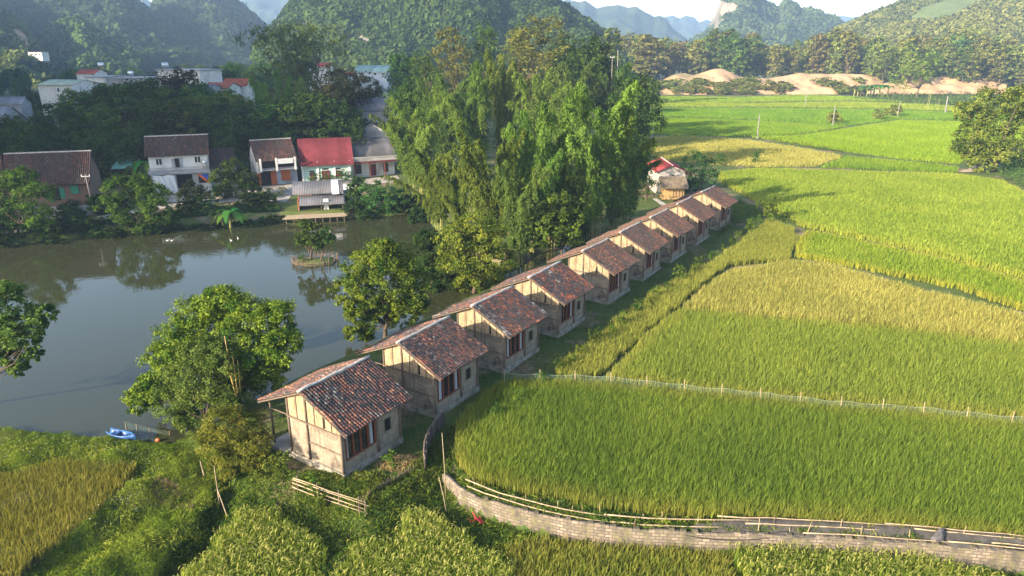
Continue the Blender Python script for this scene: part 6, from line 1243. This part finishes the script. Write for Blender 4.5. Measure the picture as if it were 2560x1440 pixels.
m.add(vs, [(8 * i + k, 8 * i + (k + 1) % 8, 8 * i + 8 + (k + 1) % 8, 8 * i + 8 + k) for i in range(3) for k in range(8)] + [tuple(range(24, 32))]); o = m.build('float_bag', plain('orange_plastic', (.70, .16, .05), (.6, .12, .04), 3, .5), None, True); o.scale = (.7, .7, .7); o.location = (p.x, p.y, WATER_Z + .05); tag(o, 'orange plastic float bag at the water edge beside the fish net', 'bag')
f = thing('fish_net', 'green fish net stretched on bent poles at the near corner of the pond', 'net', at(360, 1094, WATER_Z)); A = f.location.copy()
C4 = [(318, 1088, 1054), (343, 1084, 1060), (372, 1082, 1070), (418, 1088, 1078)]; tops = []
for x, y, t in C4:
    q = at(x, y, WATER_Z); d = at_y(x - 6 + (x - 318) * .12, t, q.y); tops.append(d - A); m = MB(); m.tube([q - A - Vector((0, 0, .6)), d - A], [.03, .02], 5); m.build('pole', POLE_DRY, f)
m = MB(); bt = [at(x + 2, y + 1, WATER_Z) - A for x, y, t in C4]; vs = []
for a, c in zip(tops, bt): vs += [a, a.lerp(c, .5) + Vector((0, .08, -.05)), c]
m.add(vs, [(3 * i + k, 3 * i + 3 + k, 3 * i + 4 + k, 3 * i + 1 + k) for i in range(3) for k in range(2)]); m.build('net', M_GN, f, True).modifiers.new('thick', 'SOLIDIFY').thickness = .01
r_ = thing('raft', 'small dark raft moored beside the bamboo deck', 'raft', at(900, 541, WATER_Z), .25)
for k in range(8): m = MB(); m.tube([(-1.7, -.9 + k * .26, .08), (1.7, -.9 + k * .26, .10)], .12, 6); m.build('log', WOOD_OLD, r_, True)
d = thing('plastic_drum', 'pale blue drum standing on the raft', 'drum', at(889, 539, WATER_Z) + Vector((0, .35, .2)), 0); m = MB(); m.tube([(0, 0, 0), (0, 0, .1), (0, 0, .75), (0, 0, .85)], [.26, .3, .3, .22], 10); m.build('body', plain('pale_blue_plastic', (.35, .45, .58), None, 3, .5), d, True); m = MB(); m.tube([(0, 0, .85), (0, 0, .9)], [.18, .18], 8); m.build('lid', M_DARK, d)
f = thing('stake_ring', 'ring of upright wooden stakes holding the pond islet', 'fence', (ISLAND.x, ISLAND.y, WATER_Z))
for k in range(64):
    a = 2 * math.pi * k / 64; x, y = 2.95 * math.cos(a) * rr.uniform(.96, 1.05), 2.15 * math.sin(a) * rr.uniform(.96, 1.05); m = MB(); m.tube([(x, y, -1.2), (x + rr.uniform(-.08, .08), y, rr.uniform(.35, 1.15))], .05, 5); m.build('stake', WOOD_OLD, f)
for z in (.2, .42): m = MB(); m.tube([(3.0 * math.cos(k * .2618), 2.2 * math.sin(k * .2618), z) for k in range(25)], .035, 5); m.build('binding_rail', WOOD_OLD, f)
put('bush', (ISLAND.x - 1.5, ISLAND.y - .9, WATER_Z + .35), .9, 1.1, label='low weeds at the left end of the pond islet', name='islet_weeds', cat='weeds', part_names={'crown': 'foliage', 'trunk': 'stem'})
DUCK = None
for i, (px, py, rz, lb) in enumerate([(420, 602, .2, 'leading white duck of the pair swimming towards the far bank'), (431, 602, .3, 'white duck close behind another near the far bank'), (578, 602, 2.6, 'white duck swimming alone left of the islet, the nearer of two'), (595, 597, 2.2, 'white duck left of the islet, closer to the far bank')]):
    p = at(px, py, WATER_Z)
    if DUCK is None:
        m = MB(); m.tube([(-.34, 0, .14), (-.26, 0, .10), (-.1, 0, .07), (.1, 0, .07), (.22, 0, .12), (.27, 0, .24), (.28, 0, .34), (.34, 0, .38), (.44, 0, .36)], [.02, .08, .14, .14, .09, .05, .055, .05, .015], 8); DUCK = m.mesh('duck', plain('feathers', (.46, .45, .42), (.36, .35, .32), 4, .8), True)
    o = link_mesh('duck', DUCK); o.scale = (.75, .75, .75); o.location = (p.x, p.y, WATER_Z); o.rotation_euler = (0, 0, rz); tag(o, lb, 'duck', 'white ducks on the pond')

# ------------------------------------------------------------------ poles
def power_pole(lb, base, top, Y=None, arm=0, rad=.13, name='power_pole'):
    p = at(*base) if Y is None else Vector((at_y(base[0], base[1], Y).x, Y, 0)); d = at_y(top[0], top[1], p.y); t = thing(name, lb, 'pole', p); q = d - p
    m = MB(); m.tube([(0, 0, -.5), (0, 0, 0), tuple(q * .5), tuple(q)], [rad * 1.2, rad * 1.15, rad, rad * .75], 8); m.build('shaft', plain('pole_concrete', (.20, .19, .18), (.16, .155, .15), 2, .9), t, True)
    if arm:
        m = MB(); m.beam(q - Vector((arm, 0, .35)), q + Vector((arm, 0, -.3)), .12); m.build('crossarm', GREYWALL, t)
        for k in (-1, 0, 1): m = MB(); m.tube([q + Vector((k * arm * .9, 0, -.3)), q + Vector((k * arm * .9, 0, .0))], [.06, .04], 6); m.build('insulator', WHITEP, t)
for lb, b, t, arm in [('concrete power pole in the gap by the dark paddy corner, nearest of the field poles', (1893, 347), (1899, 284), 0), ('short concrete pole at the bamboo edge of the yellow paddy', (1631, 352), (1633, 320), 0), ('distant thin concrete pole before the sand bank', (2012, 268), (2017, 232), 0), ('concrete pole with a round dark bush at its foot', (2081, 317), (2088, 265), 0), ('leaning concrete pole beside the dark scrub clump', (2243, 295), (2251, 252), 0), ('stout white pole at the far edge of the fields near the reeds', (2362, 284), (2370, 240), 0)]:
    power_pole(lb, b, t, None, arm, .26 if 'stout' in lb else .16)
power_pole('wooden utility pole with a crossarm leaning in front of the long tiled house', (236, 536), (213, 436), None, .7, .10, 'utility_pole')
power_pole('slim white pole rising from the grove at the forest edge', (1547, 210), (1545, 125), 185, 0, .12); power_pole('slim lamp pole beside the slim white one at the forest edge', (1531, 210), (1531, 140), 183, .5, .10)
for lb, b, t, rd in [('thin bamboo pole standing in the paddy before the reeds, the tallest of three', (2320, 276), (2331, 216), .10), ('thin bamboo pole crossing the tallest one before the reeds', (2317, 272), (2326, 222), .08), ('thin short bamboo pole before the reeds', (2344, 276), (2349, 246), .08)]:
    p = at(*b); d = at_y(t[0], t[1], p.y); m = MB(); m.tube([p, d], [rd, rd * .6], 5); tag(m.build('bamboo_pole', BAMBOO_STEM), lb, 'pole')
tr = [at(x, y) for x, y in [(2388, 430), (2420, 424), (2450, 402), (2470, 404), (2448, 428), (2420, 432)]]; m = MB(); m.add([p + Vector((0, 0, .10)) for p in tr], [tuple(range(6))]); tag(m.build('dirt_track', plain('track_dirt', (.40, .31, .22), (.30, .23, .16), .6, 1)), kind='structure')
tr = [at(x, y) for x, y in [(1630, 498), (1642, 497), (1672, 516), (1660, 522), (1645, 508)]]; m = MB(); m.add([p + Vector((0, 0, .10)) for p in tr], [tuple(range(5))]); tag(m.build('stone_path', CONCRETE), kind='structure')

# ------------------------------------------------------------------ the evening air
if HAZE_DENSITY > 0:
    hm = bpy.data.materials.new('haze_air'); hm.use_nodes = True; n = hm.node_tree; n.nodes.clear(); o = n.nodes.new('ShaderNodeOutputMaterial'); v = n.nodes.new('ShaderNodeVolumePrincipled')
    v.inputs['Color'].default_value = (.42, .64, 1.0, 1); v.inputs['Density'].default_value = HAZE_DENSITY; v.inputs['Anisotropy'].default_value = .0
    n.links.new(v.outputs[0], o.inputs['Volume']); m = MB(); m.box(-5300, 5300, -400, 6100, -8, 215); hz = m.build('haze', hm); tag(hz, kind='stuff')
